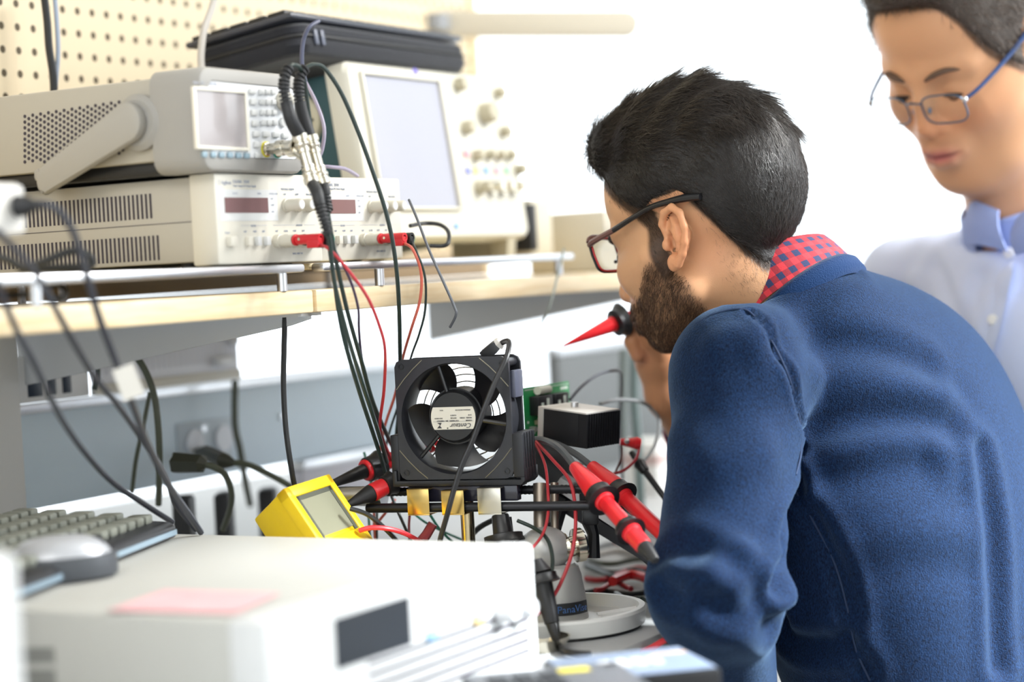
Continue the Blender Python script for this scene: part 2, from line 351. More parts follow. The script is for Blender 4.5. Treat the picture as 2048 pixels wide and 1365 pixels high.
def power_supply(w0, n0, label, W=.1635, H=.084, D=.33):
    t = thing('power_supply', label, 'power supply', B(w0, n0, RACKZ+.0015), BROT, 'triple output bench power supplies')
    obj('body', MB().box(.003, W-.003, .028, D, .004, H-.002, .002), beige, t)
    s = MB().box(.0026, .0034, .03, D, .041, .0416); 
    for k in range(52):
        y = .077+k*.0052
        if y < D-.02:
            s.box(.0027, .0034, y, y+.0024, .047, .070); s.box(.0027, .0034, y-.006, y-.0036, .008, .031)
    obj('vent_slots', s, vent, t)
    b = MB().box(0, W, 0, .03, 0, H, .0025); obj('front_bezel', b, bezel_m, t)
    f = lambda x, z0: (x, z0)
    obj('printed_panel', MB().box(.006, .093, -.0003, .001, .040, .069), mat('panel_light_grey', '#d6d8d8', .5), t)
    obj('display_window', MB().box(.0125, .078, -.0007, .002, .0475, .0615), redwin, t)
    k = MB()
    k.text('Agilent', .0052, (.0095, -.0003, .0735)); k.text('E3630A  35W', .0043, (.0265, -.0003, .0748)); k.text('Triple Output DC Power Supply', .0026, (.0265, -.0003, .0715))
    k.tube([(.0062+.0016*cos(a), -.0002, .0752+.0024*sin(a)) for a in [i*pi/4 for i in range(8)]], .0002, 4, closed=True)
    for x, z, s_ in ((.025, .0645, 'VOLTS'), (.062, .0645, 'AMPS'), (.0805, .0645, 'OVERLOAD'), (.1, .069, 'VOLTAGE ADJUST'), (.103, .0642, '+6V'), (.122, .0642, '±20V'), (.140, .0642, 'TRACKING'), (.082, .0598, '+6V'), (.082, .0538, '+20V'), (.082, .0475, '-20V'), (.05, .0345, 'METER'), (.121, .0345, 'OUTPUT'), (.011, .0285, 'Power'), (.0385, .0292, '+6V'), (.0525, .0292, '+20V'), (.066, .0292, '-20V'), (.087, .0292, '+6V'), (.101, .0292, 'COM'), (.115, .0292, '+20V'), (.1295, .0292, '-20V'), (.113, .0075, 'MAX 240V TO')):
        k.text(s_, .0026, (x, -.0003, z))
    for x0, x1, z in ((.036, .049, .0355), (.059, .075, .0355), (.085, .119, .0355), (.134, .152, .0355)): k.box(x0, x1, -.0003, .0005, z, z+.0003)
    obj('lettering', k, ink, t)
    for x in (.107, .1245, .142):
        m = MB().lathe([(0, 0), (0, .0068), (.14, .0068), (.16, .0058), (.92, .0056), (1, .005), (1, 0)], (x, 0, .0545), (x, -.0185, .0545), 24)
        kn = obj('knob', m, ivory, t); c = obj('knob_cap', MB().cyl((x, -.0183, .0545), (x, -.0189, .0545), .0041), face_w, kn)
    obj('power_switch', MB().box(.0125, .0225, -.006, .002, .0165, .0255, .0008), bezel_m, t)
    for x in (.0405, .054, .068): obj('push_button', MB().box(x, x+.006, -.005, .002, .0168, .0252, .0007), key_g if x > .05 else bezel_m, t)
    for i in range(5):
        x = .0885+i*.0138
        m = MB().lathe([(0, 0), (0, .0066), (.28, .0066), (.3, .0056), (1, .0054), (1, .003), (.9, .003), (.9, 0)], (x, 0, .0205), (x, -.0205, .0205), 20)
        obj('binding_post', m, ivory, t)
    x = .0885+4*.0138; obj('ground_ring', MB().lathe([(0, .0031), (0, .0058), (1, .0058), (1, .0031), (0, .0031)], (x, -.0206, .0205), (x, -.0245, .0205), 20), tealp, t)
    for x in (.02, W-.02):
        for y in (.05, D-.03): obj('foot', MB().cyl((x, y, -.0015), (x, y, .005), .008), dark, t)
    return t
ps1 = power_supply(1.4425, -1.135, 'ivory triple output power supply under the function generator at left')
ps2 = power_supply(1.6125, -1.152, 'ivory triple output power supply beyond the first, nearer the oscilloscope')

def banana(t, i, m, label, cord_to):
    x = .0885+i*.0138; Mx = mtx(t); P = lambda a, b, c: Mx @ Vector((a, b, c))
    o = thing('banana_plug', label, 'plug', P(x, -.0205, .0205), BROT, 'stacking banana plugs')
    y0 = -.0205
    g = MB().lathe([(0, 0), (0, .005), (.04, .0055), (.09, .0055), (.1, .0042), (.14, .0042), (.16, .0048), (1, .0048), (1, .0026), (.85, .0026), (.85, 0)], (0, -.0005, 0), (0, -.031, 0), 20)
    g.box(-.0045, .0045, -.0305, -.017, -.0085, .001, .001)
    h = obj('housing', g, m, o); obj('contact', MB().cyl((-.0046, -.009, .0005), (-.0051, -.009, .0005), .0014, seg=10), chrome, h)
    return P(x, y0-.0305, .0205-.0065)
bp1 = banana(ps1, 0, redp, 'red stacking banana plug in the near power supply', None)
bp2 = banana(ps1, 1, black, 'black stacking banana plug in the near power supply, behind the red one', None)
bp3 = banana(ps2, 0, redp, 'red stacking banana plug in the far power supply', None)
bp4 = banana(ps2, 1, black, 'black stacking banana plug in the far power supply, behind the red one', None)

# raised racks under the instruments
def rack(w0, w1, label, tray_m):
    t = thing('instrument_rack', label, 'rack', B(w0, SHN+.004, SHZ), BROT, 'raised instrument racks'); L = w1-w0; z = RACKZ-SHZ
    obj('tray', MB().box(0, L-.02, .018, .37, z-.006, z, .001), tray_m, t)
    obj('front_rail', MB().box(0, L, 0, .016, z-.0085, z, .003), steel, t)
    for x in (.107, L-.03): obj('post', MB().cyl((x, .007, 0), (x, .007, z-.006), .005), steel, t)
    for x in (.0, L-.03): obj('post', MB().cyl((x, .34, 0), (x, .34, z-.006), .0045), steel, t)
rack(1.10, 1.57, 'steel instrument rack at left carrying the near power supply', mat('rack_board', '#d9c9a2', .5))
rack(1.60, 2.12, 'steel instrument rack beneath the far power supply and oscilloscope', mat('rack_board', '#d9c9a2', .5))

# function generator on the near power supply
fg = thing('function_generator', 'grey bench function generator with tilted carry handle and colour screen', 'function generator', B(1.4185, -1.128, RACKZ+.0015+.0845), BROT)
FW, FH, FD = .157, .0945, .33
obj('body', MB().box(.006, FW-.006, .02, FD, .0125, FH-.006, .003), mat('beige_side', '#aca79c', .6), fg)
def rrect(x0, x1, z0, z1, r, n=5):
    P = []
    for cx, cz, a0 in ((x1-r, z1-r, 0), (x0+r, z1-r, 90), (x0+r, z0+r, 180), (x1-r, z0+r, 270)):
        for k in range(n+1): a = rad(a0+90*k/n); P.append((cx+r*cos(a), cz+r*sin(a)))
    return P
b = MB(); rows = []
for y, e, r in ((.058, .003, .012), (.056, .0, .014), (.004, .0, .014), (0, .002, .013), (-.0015, .006, .011), (-.0015, .0125, .007), (.001, .0135, .006), (.002, .014, .006), (.002, .03, .001)): rows.append([(p[0], y, p[1]) for p in rrect(e, FW-e, e, FH-e, r)])
b.grid(rows, closed=True); obj('bumper', b, bumper, fg)
obj('face_panel', MB().prism(rrect(.0135, FW-.0135, .0135, FH-.0135, .006), -.0012, .0005, ax='y'), face_w, fg)
def face_quad(t, p0, p1, d0, d1, bev=0):
    x0, z1 = fr(t, *p0); x1, z0 = fr(t, *p1); return MB().box(min(x0, x1), max(x0, x1), -d1, d0, min(z0, z1), max(z0, z1), bev)
sx0, sz1 = fr(fg, 386, 180); sx1, sz0 = fr(fg, 491, 296)
scr = obj('screen', MB().box(sx0, sx1, -.0017, 0, sz0, sz1), lcd, fg)
fm = MB()
for q in ((sx0-.003, sx0, sz0-.003, sz1+.003), (sx1, sx1+.003, sz0-.003, sz1+.003), (sx0, sx1, sz1, sz1+.003), (sx0, sx1, sz0-.003, sz0)): fm.box(q[0], q[1], -.0035, 0, q[2], q[3], .0004)
obj('screen_frame', fm, mat('cream_frame', '#e3dfd2', .4), fg)
for x, y in ((405.5, 309.5), (422.5, 310), (439.6, 310.5), (456.7, 311), (473.8, 311.5), (490.4, 312)):
    a, z = fr(fg, x, y); obj('soft_key', MB().box(a-.0036, a+.0036, -.0035, 0, z-.0027, z+.0027, .0012), key_b, fg)
for i in range(7):
    a, z = fr(fg, 502+i*1.9, 183+i*21.4); obj('function_key', MB().box(a-.0045, a+.0045, -.0035, 0, z-.0027, z+.0027, .0012), key_g, fg)
for j in range(4):
    for i in range(3):
        a, z = fr(fg, 520+i*11.5+j*1.2, 184+j*20.7); obj('keypad_key', MB().box(a-.0033, a+.0033, -.0035, 0, z-.0026, z+.0026, .0011), key_g, fg)
for x, y in ((529, 269), (549, 270), (567, 272)):
    a, z = fr(fg, x, y); obj('function_key', MB().box(a-.0045, a+.0045, -.0035, 0, z-.0027, z+.0027, .0012), key_g, fg)
a, z = fr(fg, 562, 203); obj('dial', MB().lathe([(0, 0), (0, .0085), (.2, .009), (.9, .0078), (1, .006), (1, 0)], (a, 0, z), (a, -.011, z), 28), ivory, fg)
a, z = fr(fg, 563, 245); obj('round_button', MB().cyl((a, 0, z), (a, -.0035, z), .0045), key_g, fg)
k = MB(); a, z = fr(fg, 384, 167); k.text('Agilent  33522A  250 MS/s', .0032, (a, -.0013, z)); k.text('Function / Arbitrary Waveform Generator', .0024, (a+.012, -.0013, z-.005)); obj('lettering', k, ink, fg)
bn = []
for i, col in ((0, '#e8dc3a'), (1, '#2fa38a')):
    a, z = fr(fg, 531+i*22, 299+i*2)
    obj('output_ring', MB().cyl((a, 0, z), (a, -.0016, z), .0075), mat('ring'+str(i), col, .5), fg)
    obj('output_socket', MB().lathe([(0, 0), (0, .0066), (.14, .0066), (.16, .0052), (1, .0052), (1, 0)], (a, 0, z), (a, -.0185, z), 20), chrome, fg); bn.append((a, z))
h = MB()
for j in range(14):
    for i in range(26):
        x = 50+i*7.85; y = 233+j*11.4-i*1.12*1.07+(i % 2)*5.7
        q, z = sd(fg, x, y, .006)
        yy = y
        if z > FH-.012 or z < .022 or q < .03: continue
        h.lathe([(0, 0), (0, .0017), (1, .0017), (1, 0)], (.0062, q, z), (.0055, q, z), 8)
obj('vent_holes', h, vent, fg)
# carry handle : hub and arm on the side, plus the grip behind
hc = Vector((0, *sd(fg, 262, 246, -.004))); he = Vector((0, *sd(fg, 97, 362, -.004)))
m = MB()
def arm(c, e, r0, r1):
    d = (e-c); L = d.length; d.normalize(); a0 = atan2(d.z, d.y); P = []
    for k in range(13): a = a0+pi/2+pi*k/12; P.append((c.y+r0*cos(a), c.z+r0*sin(a)))
    for k in range(9): a = a0-pi/2+pi*k/8; P.append((e.y+r1*cos(a)*.6, e.z+r1*sin(a)))
    return P
m.prism(arm(hc, he, .0185, .013), -.014, -.002, .004, ax='x'); hd = obj('handle', m, mat('handle_grey', '#a19e98', .55), fg)
obj('handle_hub', MB().lathe([(0, 0), (0, .026), (.6, .026), (1, .021), (1, 0)], (.006, hc.y-.004, hc.z), (-.003, hc.y-.004, hc.z), 40), bumper, hd)
obj('handle_joint', MB().lathe([(0, .0185), (0, .0195), (1, .0195), (1, .0185)], (-.0025, hc.y-.001, hc.z), (-.0028, hc.y-.001, hc.z), 40), vent, hd)
obj('grip', MB().box(-.012, FW+.012, he.y-.004, he.y+.012, max(he.z-.010, .003), he.z+.012, .004), mat('handle_grey', '#a19e98', .55), hd)
obj('handle_far_arm', MB().prism(arm(hc, he+Vector((0, 0, .010)), .0185, .010), FW+.002, FW+.014, .004, ax='x'), mat('handle_grey', '#a19e98', .55), hd)
obj('base_block', MB().box(.012, FW-.012, .05, FD-.02, .0005, .0128, .002), black, fg)  # plain black box filling the gap under the body

# oscilloscope, tipped back on its front feet
osc = thing('oscilloscope', 'large cream oscilloscope with tall grey screen and teal rear case', 'oscilloscope', B(1.826, -1.222, RACKZ+.0225), (rad(-7.5), 0, BROT))
OW, OH = .352, .203
ocm = mat('oscilloscope_cream', '#d4d1c4', .45); teal = mat('teal_case', '#2f5158', .6)
m = MB(); rows = []
for y, e, r in ((.030, .004, .012), (.028, .0, .014), (.006, .0, .014), (0, .004, .012), (0, .02, .004)): rows.append([(p[0], y, p[1]) for p in rrect(e, OW-e, e, OH-e, r)])
m.grid(rows, closed=True); m.grid([[(p[0], .0, p[1]) for p in rrect(.02, OW-.02, .02, OH-.02, .004)], [(OW/2, 0, OH/2)]*24], closed=True); obj('front_bezel', m, ocm, osc)
obj('rear_case', MB().box(.008, OW-.008, .03, .215, .012, OH-.008, .006), teal, osc)
hx, hz = sd(osc, 642, 233, .004); hb = obj('handle_hub', MB().lathe([(0, 0), (0, .03), (.7, .03), (1, .026), (1, 0)], (.008, .075, hz), (-.004, .075, hz), 32), mat('hub_beige', '#c4bda6', .6), osc)
obj('strap', MB().box(-.006, -.0035, .05, .10, hz-.004, hz-.0015), dark, hb)
x0, z1 = fr(osc, 722, 150); x1, z0 = fr(osc, 915, 415)
obj('screen', MB().box(x0, x1, -.0008, .002, z0, z1), mat('oscilloscope_screen', '#a9aab6', .25), osc)
f = MB()
for q in ((x0-.004, x0, z0-.004, z1+.004), (x1, x1+.004, z0-.004, z1+.004), (x0, x1, z1, z1+.004), (x0, x1, z0-.004, z0)): f.box(q[0], q[1], -.005, .001, q[2], q[3], .0015)
obj('screen_frame', f, ocm, osc); obj('logo', MB().sphere((x0+.115, 0, z1+.011), (.006, .0008, .004)), mat('logo_violet', '#7a6fc4', .5), osc)
taupe = mat('taupe_knob', '#b9b19a', .5)
for x, y, r, L in ((968, 228, .013, .016), (915, 170, .0085, .012), (993, 187, .0065, .012), (930, 256, .0085, .012), (1005, 265, .0065, .012), (950, 312, .007, .012), (975, 311, .006, .012), (995, 312, .006, .012), (1015, 312, .006, .012), (1035, 340, .007, .012)):
    a, z = fr(osc, x, y); obj('knob', MB().lathe([(0, 0), (0, r), (.9, r*.9), (1, r*.75), (1, 0)], (a, 0, z), (a, -L, z), 20), taupe, osc)
for x, y, c in ((931, 308, '#f0a9b4'), (935, 342, '#9aa2e8'), (950, 341, '#eae59a'), (971, 341, '#9cc4ea'), (992, 341, '#f0b6c2'), (1013, 341, '#a9e2bd')):
    a, z = fr(osc, x, y); obj('channel_key', MB().box(a-.005, a+.005, -.003, .001, z-.004, z+.004, .001), mat('ck'+c, c, .5), osc)
for i, x in enumerate((957, 982, 1003, 1025)):
    a, z = fr(osc, x, 376); obj('input_socket', MB().lathe([(0, 0), (0, .009), (.3, .009), (.35, .006), (1, .006), (1, 0)], (a, 0, z), (a, -.018, z), 16), chrome if i else taupe, osc)
a, z = fr(osc, 912, 453); obj('power_lamp', MB().box(a-.004, a+.004, -.002, .001, z-.003, z+.003, .001), mat('lamp_blue', '#7db4e6', .4), osc)
for x in (.03, OW-.05): obj('front_foot', MB().prism([(.01, -.021), (.03, -.019), (.036, .004), (.004, .004)], x, x+.02, ax='x'), taupe, osc)
for x in (.03, OW-.05): obj('rear_foot', MB().box(x, x+.02, .19, .205, .0055, .013), dark, osc)

# zipped case and spare keyboard on the oscilloscope
cs = thing('zipped_case', 'black zipped fabric carrying case lying on the oscilloscope', 'case', B(1.765, -1.262, 1.3455), (rad(-7.5), 0, BROT))
fab = mat('black_fabric', '#1c1e26', .85, bump=.3, bscale=400, sheen=.3)
m = MB(); rows = []; CW, CD, CH = .36, .15, .036
def lay(z, e): return [(p[0], p[1], z) for p in rrect(e, CW-e, e, CD-e, .022, 6)]
for z, e in ((0, .010), (.002, .004), (.010, .0), (.017, .001), (.019, .003), (.022, .003), (.024, .001), (.031, .001), (.035, .005), (.036, .012)): rows.append(lay(z, e))
m.grid(rows, closed=True); m.grid([rows[-1], [(CW/2, CD/2, .0362)]*len(rows[0])], closed=True); m.grid([[(CW/2, CD/2, 0)]*len(rows[0]), rows[0]], closed=True)
obj('body', m, fab, cs); obj('zipper', MB().tube([(p[0], p[1], .0205) for p in rrect(.001, CW-.001, .001, CD-.001, .022, 6)], .0022, 6, closed=True), dark, cs)
for x in (.028, .040): obj('zipper_pull', MB().box(x, x+.0055, -.0035, .0, .010, .027, .001), mat('pull_grey', '#5b6070', .35), cs)
kb = thing('computer_keyboard', 'black keyboard lying on the zipped case above the oscilloscope', 'keyboard', B(1.757, -1.266, 1.3825), (rad(-7.5), 0, BROT))
m = MB().box(0, .355, 0, .148, 0, .007, .003); obj('base', m, mat('keyboard_grey', '#3c3f48', .3), kb)
kk = MB()
for r in range(5):
    for c in range(15): kk.box(.006+c*.023, .0265+c*.023, .012+r*.0265, .036+r*.0265, .007, .0125, .0022)
obj('keys', kk, black, kb)
# ------------------------------------------------------------------ things on the worktop
whitecase = mat('white_instrument', '#d9dbdc', .5); offwhite = mat('offwhite_side', '#c0c0bb', .55)
# big white instrument in the foreground
wi = thing('electronic_load', 'large white instrument with dark display across the lower left foreground', 'instrument', B(1.112, -.853, DESKZ), BROT)
IW, IH, ID = .387, .114, .52
obj('body', MB().box(.002, IW-.002, .02, ID, .004, IH-.001, .004), offwhite, wi)
obj('front_bezel', MB().box(0, IW, 0, .035, .002, IH, .006), whitecase, wi)
x0, z1 = fr(wi, 668, 1240); x1, z0 = fr(wi, 822, 1300); z1b = fr(wi, 822, 1190)[1]; z0 = fr(wi, 670, 1341)[1]
obj('display', MB().box(x0, x1, -.0006, .002, z0, z1, .0), mat('load_display', '#2a2f36', .32, spec=.25), wi)
s = MB()
for i in range(5): s.box(x1-.06+i*.0, IW-.02, -.0008, .001, .022+i*-.009+.036, .0245+i*-.009+.036)
obj('vent_slots', s, mat('slot_mauve', '#453f4b', .7), wi)
a, z = fr(wi, 1000, 1222); obj('knob', MB().lathe([(0, 0), (0, .0105), (.9, .0095), (1, .008), (1, 0)], (a, 0, z), (a, -.016, z), 24), face_w, wi)
a, z = fr(wi, 1035, 1215); obj('knob', MB().lathe([(0, 0), (0, .0095), (.9, .0085), (1, .007), (1, 0)], (a, 0, z), (a, -.017, z), 24), face_w, wi)
for x, y, c, nm in ((955, 1240, '#e8cd96', 'amber_key'), (862, 1272, '#9cc6ea', 'blue_key')):
    a, z = fr(wi, x, y); obj(nm, MB().box(a-.007, a+.007, -.003, .001, z-.004, z+.004, .001), mat(nm, c, .5), wi)
for i in range(4):
    a, z = fr(wi, 880+i*36, 1205-i*11); obj('key', MB().box(a-.008, a+.008, -.002, .001, z-.004, z+.004, .001), mat('pale_key', '#dfe3ea', .5), wi)
s = MB()
for i in range(9):
    q, z = sd(wi, 22+i*10, 1296, .002); q2, zb = sd(wi, 22+i*10, 1326, .002); s.box(.0012, .003, q-.003, q+.003, zb, z)
    q2, z2 = sd(wi, 22+i*10, 1340, .002); s.box(.0012, .003, q-.003, q+.003, z2-.02, z2)
obj('side_vents', s, mat('side_vent_grey', '#8f908c', .8), wi)
for x in (.03, IW-.05):
    for y in (.04, ID-.06): obj('foot', MB().cyl((x, y, 0), (x, y, .006), .009), dark, wi)
TOPZ = DESKZ+IH
# printed sheet on it
P = [pz(x, y, TOPZ+.0006) for x, y in ((215, 1222), (330, 1180), (560, 1188), (470, 1228))]
single('paper_sheet', MB().add([*P, *[p+Vector((0, 0, .0004)) for p in P]], [(0, 1, 2, 3), (4, 5, 6, 7), (0, 1, 5, 4), (1, 2, 6, 5), (2, 3, 7, 6), (3, 0, 4, 7)]), mat('pink_print', '#f0b9bd', .8, noise=.25, nscale=25), 'pale pink printed sheet lying on top of the white instrument', 'paper')
# keyboard and mouse on it
kp = pz(352, 1052, TOPZ+.012)
kt = thing('computer_keyboard', 'dark keyboard with grey keys beside the mouse at lower left', 'keyboard', (kp.x, kp.y, TOPZ), (0, 0, rad(79)))
m = MB().prism([(0, .002), (.005, 0), (.165, .0), (.17, .003), (.17, .026), (.165, .029), (.006, .016), (0, .012)], -.44, 0, .002, ax='x')
obj('base', m, mat('keyboard_black', '#25272c', .45), kt)
obj('front_strip', MB().box(-.438, -.001, -.0012, .001, .004, .009), mat('strip_blue', '#93a8b8', .25), kt)
for r in range(5):
    y = .018+r*.0285; z = .0165+(y-.006)*.013/.159
    for c in range(20):
        x = -.43+c*.0212; obj('key', MB().box(x, x+.0165, y, y+.021, z-.001, z+.0075, .0022), mat('keycap_grey', '#85887f', .55), kt)
mp = pz(112, 1166, TOPZ)
mo = thing('computer_mouse', 'silver and black computer mouse on the white instrument', 'mouse', (mp.x, mp.y+.02, TOPZ), (0, 0, rad(20)))
m = MB(); rows = []
for i in range(11):
    a = pi/2*i/10; rows.append([(.046*cos(a)**.6*cos(t), .032*cos(a)**.6*sin(t), .004+.032*sin(a)) for t in [2*pi*k/24 for k in range(24)]])
m.grid(rows, closed=True); sh = obj('shell', m, mat('mouse_silver', '#b9bcc2', .3, .2), mo)
obj('base', MB().prism([(.0475*cos(t), .0335*sin(t)) for t in [2*pi*k/24 for k in range(24)]], .0005, .020, .003), mat('mouse_dark', '#4b4f55', .5), mo)
obj('wheel', MB().cyl((.03, -.003, .027), (.03, .003, .027), .007), dark, mo)
wp = px(18, 1100, 1.24)
t = thing('instrument_case', 'plain white instrument case at the lower left edge of the view', 'instrument', (wp.x, wp.y, DESKZ), BROT)
obj('body', MB().box(-.24, 0, -.01, .2, .004, wp.z-DESKZ, .008), whitecase, t)
for x in (-.2, -.02):
    for y in (.02, .17): obj('foot', MB().cyl((x, y, 0), (x, y, .006), .008), dark, t)

# yellow meter
yel = mat('yellow_plastic', '#f5cf17', .4)
a = (Rv*83+Uv*21+Fv*150).normalized(); bb = (Rv*63-Uv*89-Fv*22.4).normalized(); bb = (bb-a*a.dot(bb)).normalized(); c_ = a.cross(bb); 
if c_.dot(Fv) < 0: c_ = -c_
O = px(563, 980, 1.895); me_ = thing('multimeter', 'yellow digital multimeter with grey display propped behind the white instrument', 'multimeter', O)
Wm, Lm, Tm = .078, .150, .056
def loc(u, v, w): return O+a*u+bb*v+c_*w
def bx(mb, u0, u1, v0, v1, w0, w1, bev):
    q = MB().box(u0, u1, v0, v1, w0, w1, bev); mb.add([loc(*v) for v in q.v], q.f); return mb
m = MB(); q = MB().prism([(0, 0), (Wm, 0), (Wm-.008, Tm*.55), (Wm-.012, Tm), (.012, Tm), (.008, Tm*.55)], 0, Lm, .003)
m.add([loc(v[0], v[2], v[1]) for v in q.v], q.f)
bx(m, .0, Wm, .0, .012, -.003, .01, .002); bx(m, .0, .010, .0, Lm, -.003, .01, .002); bx(m, Wm-.009, Wm, .0, Lm, -.003, .01, .002); bx(m, 0, Wm, .062, Lm, -.003, .01, .002)
obj('body', m, yel, me_, world=True)
obj('display', bx(MB(), .014, Wm-.013, .016, .058, -.001, .004, 0), mat('meter_lcd', '#8f8e79', .2, coat=.4), me_, world=True)
obj('display_mask', bx(bx(bx(MB(), .010, Wm-.009, .012, .0165, -.0015, .003, 0), .010, .0145, .012, .062, -.0015, .003, 0), Wm-.0135, Wm-.009, .012, .062, -.0015, .003, 0), mat('mask_grey', '#57594f', .3), me_, world=True)

# cooling fan : local x right, -y front, z up, origin at the centre of the front face
FC = px(907, 838, 1.955); FROT = rad(-19)
fan = thing('cooling_fan', 'square black cooling fan standing in a cradle at the centre of the bench', 'fan', FC, FROT)
fm_ = mat('fan_metal', '#303136', .36, .25, noise=.25, nscale=90); fb = mat('fan_plastic', '#191a1d', .36, noise=.15, nscale=60); worn = mat('worn_edge', '#8f8a78', .5, .6)
def ringplate(mb, half, r, rad_, y0, y1, n=64):
    out, inn = [], []
    for k in range(n):
        a = 2*pi*k/n; c, s = cos(a), sin(a); q = half/max(abs(c), abs(s)); x, z = c*q, s*q
        # round the corners
        for sx in (-1, 1):
            for sz in (-1, 1):
                cx, cz = sx*(half-rad_), sz*(half-rad_)
                if x*sx > half-rad_ and z*sz > half-rad_:
                    d = Vector((x-cx, z-cz)); 
                    if d.length > rad_: d = d*(rad_/d.length); x, z = cx+d.x, cz+d.y
        out.append((x, z)); inn.append((c*r, s*r))
    R = lambda L, y: [(p[0], y, p[1]) for p in L]
    mb.grid([R(inn, y0), R(out, y0), R(out, y1), R(inn, y1), R(inn, y0)], closed=True)
m = MB(); ringplate(m, .0595, .0548, .008, 0, .004, 96); ringplate(m, .0595, .0548, .008, .034, .038, 96)
rows = []
for y, r in ((.0, .0550), (.003, .0535), (.034, .0535), (.038, .055), (.038, .0575), (.034, .056), (.004, .056), (.004, .0575), (.0, .055)): rows.append([(r*cos(a), y, r*sin(a)) for a in [2*pi*k/72 for k in range(72)]])
m.grid(rows, closed=True)
for sx in (-1, 1):
    for sz in (-1, 1): m.cyl((sx*.0525, .004, sz*.0525), (sx*.0525, .034, sz*.0525), .0045, seg=12)
fr_o = obj('frame', m, fm_, fan)
for sx in (-1, 1):
    for sz in (-1, 1): m = MB().lathe([(0, .0018), (0, .0032), (1, .0032), (1, .0018), (0, .0018)], (sx*.0525, -.0008, sz*.0525), (sx*.0525, .0002, sz*.0525), 16); obj('screw_hole', m, black, fr_o)
for sx, sz in ((-1, 1), (-1, -1), (1, -1), (1, 1)): m = MB().tube([(sx*.0585, -.0002, sz*.030), (sx*.050, -.0004, sz*.040), (sx*.040, -.0004, sz*.050), (sx*.030, -.0002, sz*.0585)], .00045, 5); obj('worn_line', m, worn, fr_o)
obj('terminal_box', MB().box(.0575, .0635, .007, .031, .018, .045, .002), mat('terminal_grey', '#4c4f5e', .45), fan)
HC = Vector((-.0005, 0, .002))
obj('motor_hub', MB().lathe([(0, 0), (0, .0235), (.06, .0250), (.14, .0262), (1, .0262), (1, 0)], HC+Vector((0, .001, 0)), HC+Vector((0, .036, 0)), 48), fb, fan)
rt = obj('rotor', MB().lathe([(0, .0263), (0, .0278), (1, .0278), (1, .0263), (0, .0263)], HC+Vector((0, .008, 0)), HC+Vector((0, .036, 0)), 40), fb, fan)
def blade(mb, ang):
    rows = []
    for i in range(9):
        u = i/8; r = .0265+u*.0258; row = []
        for j in range(9):
            v = j/8-.5; span = rad(52+8*u)*(1-.12*u*u); sweep = rad(14)*u*u
            th = ang+v*span+sweep; camb = .0035*(1-4*v*v)
            row.append((HC.x+r*cos(th), .0215+v*.026*(1-.25*u)+camb, HC.z+r*sin(th)))
        rows.append(row)
    V2 = [[Vector(p)+Vector((0, .0012, 0)) for p in r] for r in rows]
    mb.grid(rows); mb.grid(V2)
    edge = lambda A, Bq: mb.grid([A, Bq])
    edge(rows[0], V2[0]); edge(rows[-1], V2[-1]); edge([r[0] for r in rows], [r[0] for r in V2]); edge([r[-1] for r in rows], [r[-1] for r in V2])
for ang in (112, 184, 256, 328, 40):
    m = MB(); blade(m, rad(ang)); obj('blade', m, mat('blade_black', '#1d1c1e', .3, noise=.2, nscale=50), fan)
for ang in (226, 106, 350):
    a = rad(ang); d = Vector((cos(a), 0, sin(a))); m = MB().tube([HC+d*.022+Vector((0, .006, 0)), HC+d*.057+Vector((0, .006, 0))], .0022, 8); obj('strut', m, fb, fan)
m = MB()
for r in (.027, .034, .041, .048): m.tube([(r*cos(a), .041, r*sin(a)) for a in [2*pi*k/48 for k in range(48)]], .0007, 6, closed=True)
for ang in (45, 135, 225, 315):
    a = rad(ang); m.tube([(.02*cos(a), .0415, .02*sin(a)), (.0735*cos(a), .0405, .0735*sin(a))], .0009, 6)
obj('finger_guard', m, chrome, fan)
# label printed upside down on the hub
lab = MB(); P = []
for k in range(11): z = -.0125+.022*k/10; x = sqrt(.0232**2-(z+.001)**2); P.append((x, z))
poly = [(HC.x+p[0], HC.z+p[1]) for p in P]+[(HC.x-p[0], HC.z+p[1]) for p in P[::-1]]
lb = obj('label_sticker', MB().prism(poly, -.0012, -.0004, ax='y').add([], []), mat('label_white', '#d5d1c6', .5), fan)
lt = MB(); rt_, up_ = (-1, 0, 0), (0, 0, -1); yy = -.00005
T = lambda s, size, x, z, **k: lt.text(s, size, (HC.x+x, yy, HC.z+z), rt_, up_, **k)
T('Centaur', .0066, .0192, -.0068, shear=.35); T('®', .002, -.0055, -.0105)
lt.prism([(HC.x-.0122, HC.z-.0112), (HC.x-.0172, HC.z-.0112), (HC.x-.0122, HC.z-.0058), (HC.x-.0142, HC.z-.0085)], -.00005, .00015, ax='y'); lt.prism([(HC.x-.0122, HC.z-.0058), (HC.x-.0168, HC.z-.0058), (HC.x-.0135, HC.z-.0082)], -.00005, .00015, ax='y')
for s, size, x, z in (('COMAIR', .0017, .0195, -.0035), ('MODEL  CN2B3', .0018, .0195, -.0008), ('2118', .0018, .0195, .0018), ('115V 50/60Hz  .28A', .0017, .006, -.0035), ('MOTOR', .0017, .0035, -.0008), ('CLASS B', .0017, .0035, .0018), ('THERMALLY', .0015, -.009, -.0035), ('SAN DIEGO', .0016, -.011, -.0010), ('IMPEDANCE PROTECTED', .0014, .0185, .0068), ('U.S.A.', .0015, -.010, .0068)): T(s, size, x, z)
lt.box(HC.x-.021, HC.x+.021, -.00005, .0002, HC.z-.0048, HC.z-.00465)
for q in range(len(lt.v)): lt.v[q] = (lt.v[q][0], lt.v[q][1]+.0001, lt.v[q][2])
obj('lettering', lt, mat('label_ink', '#3c3b42', .6), lb)
for o in (lb,): pass

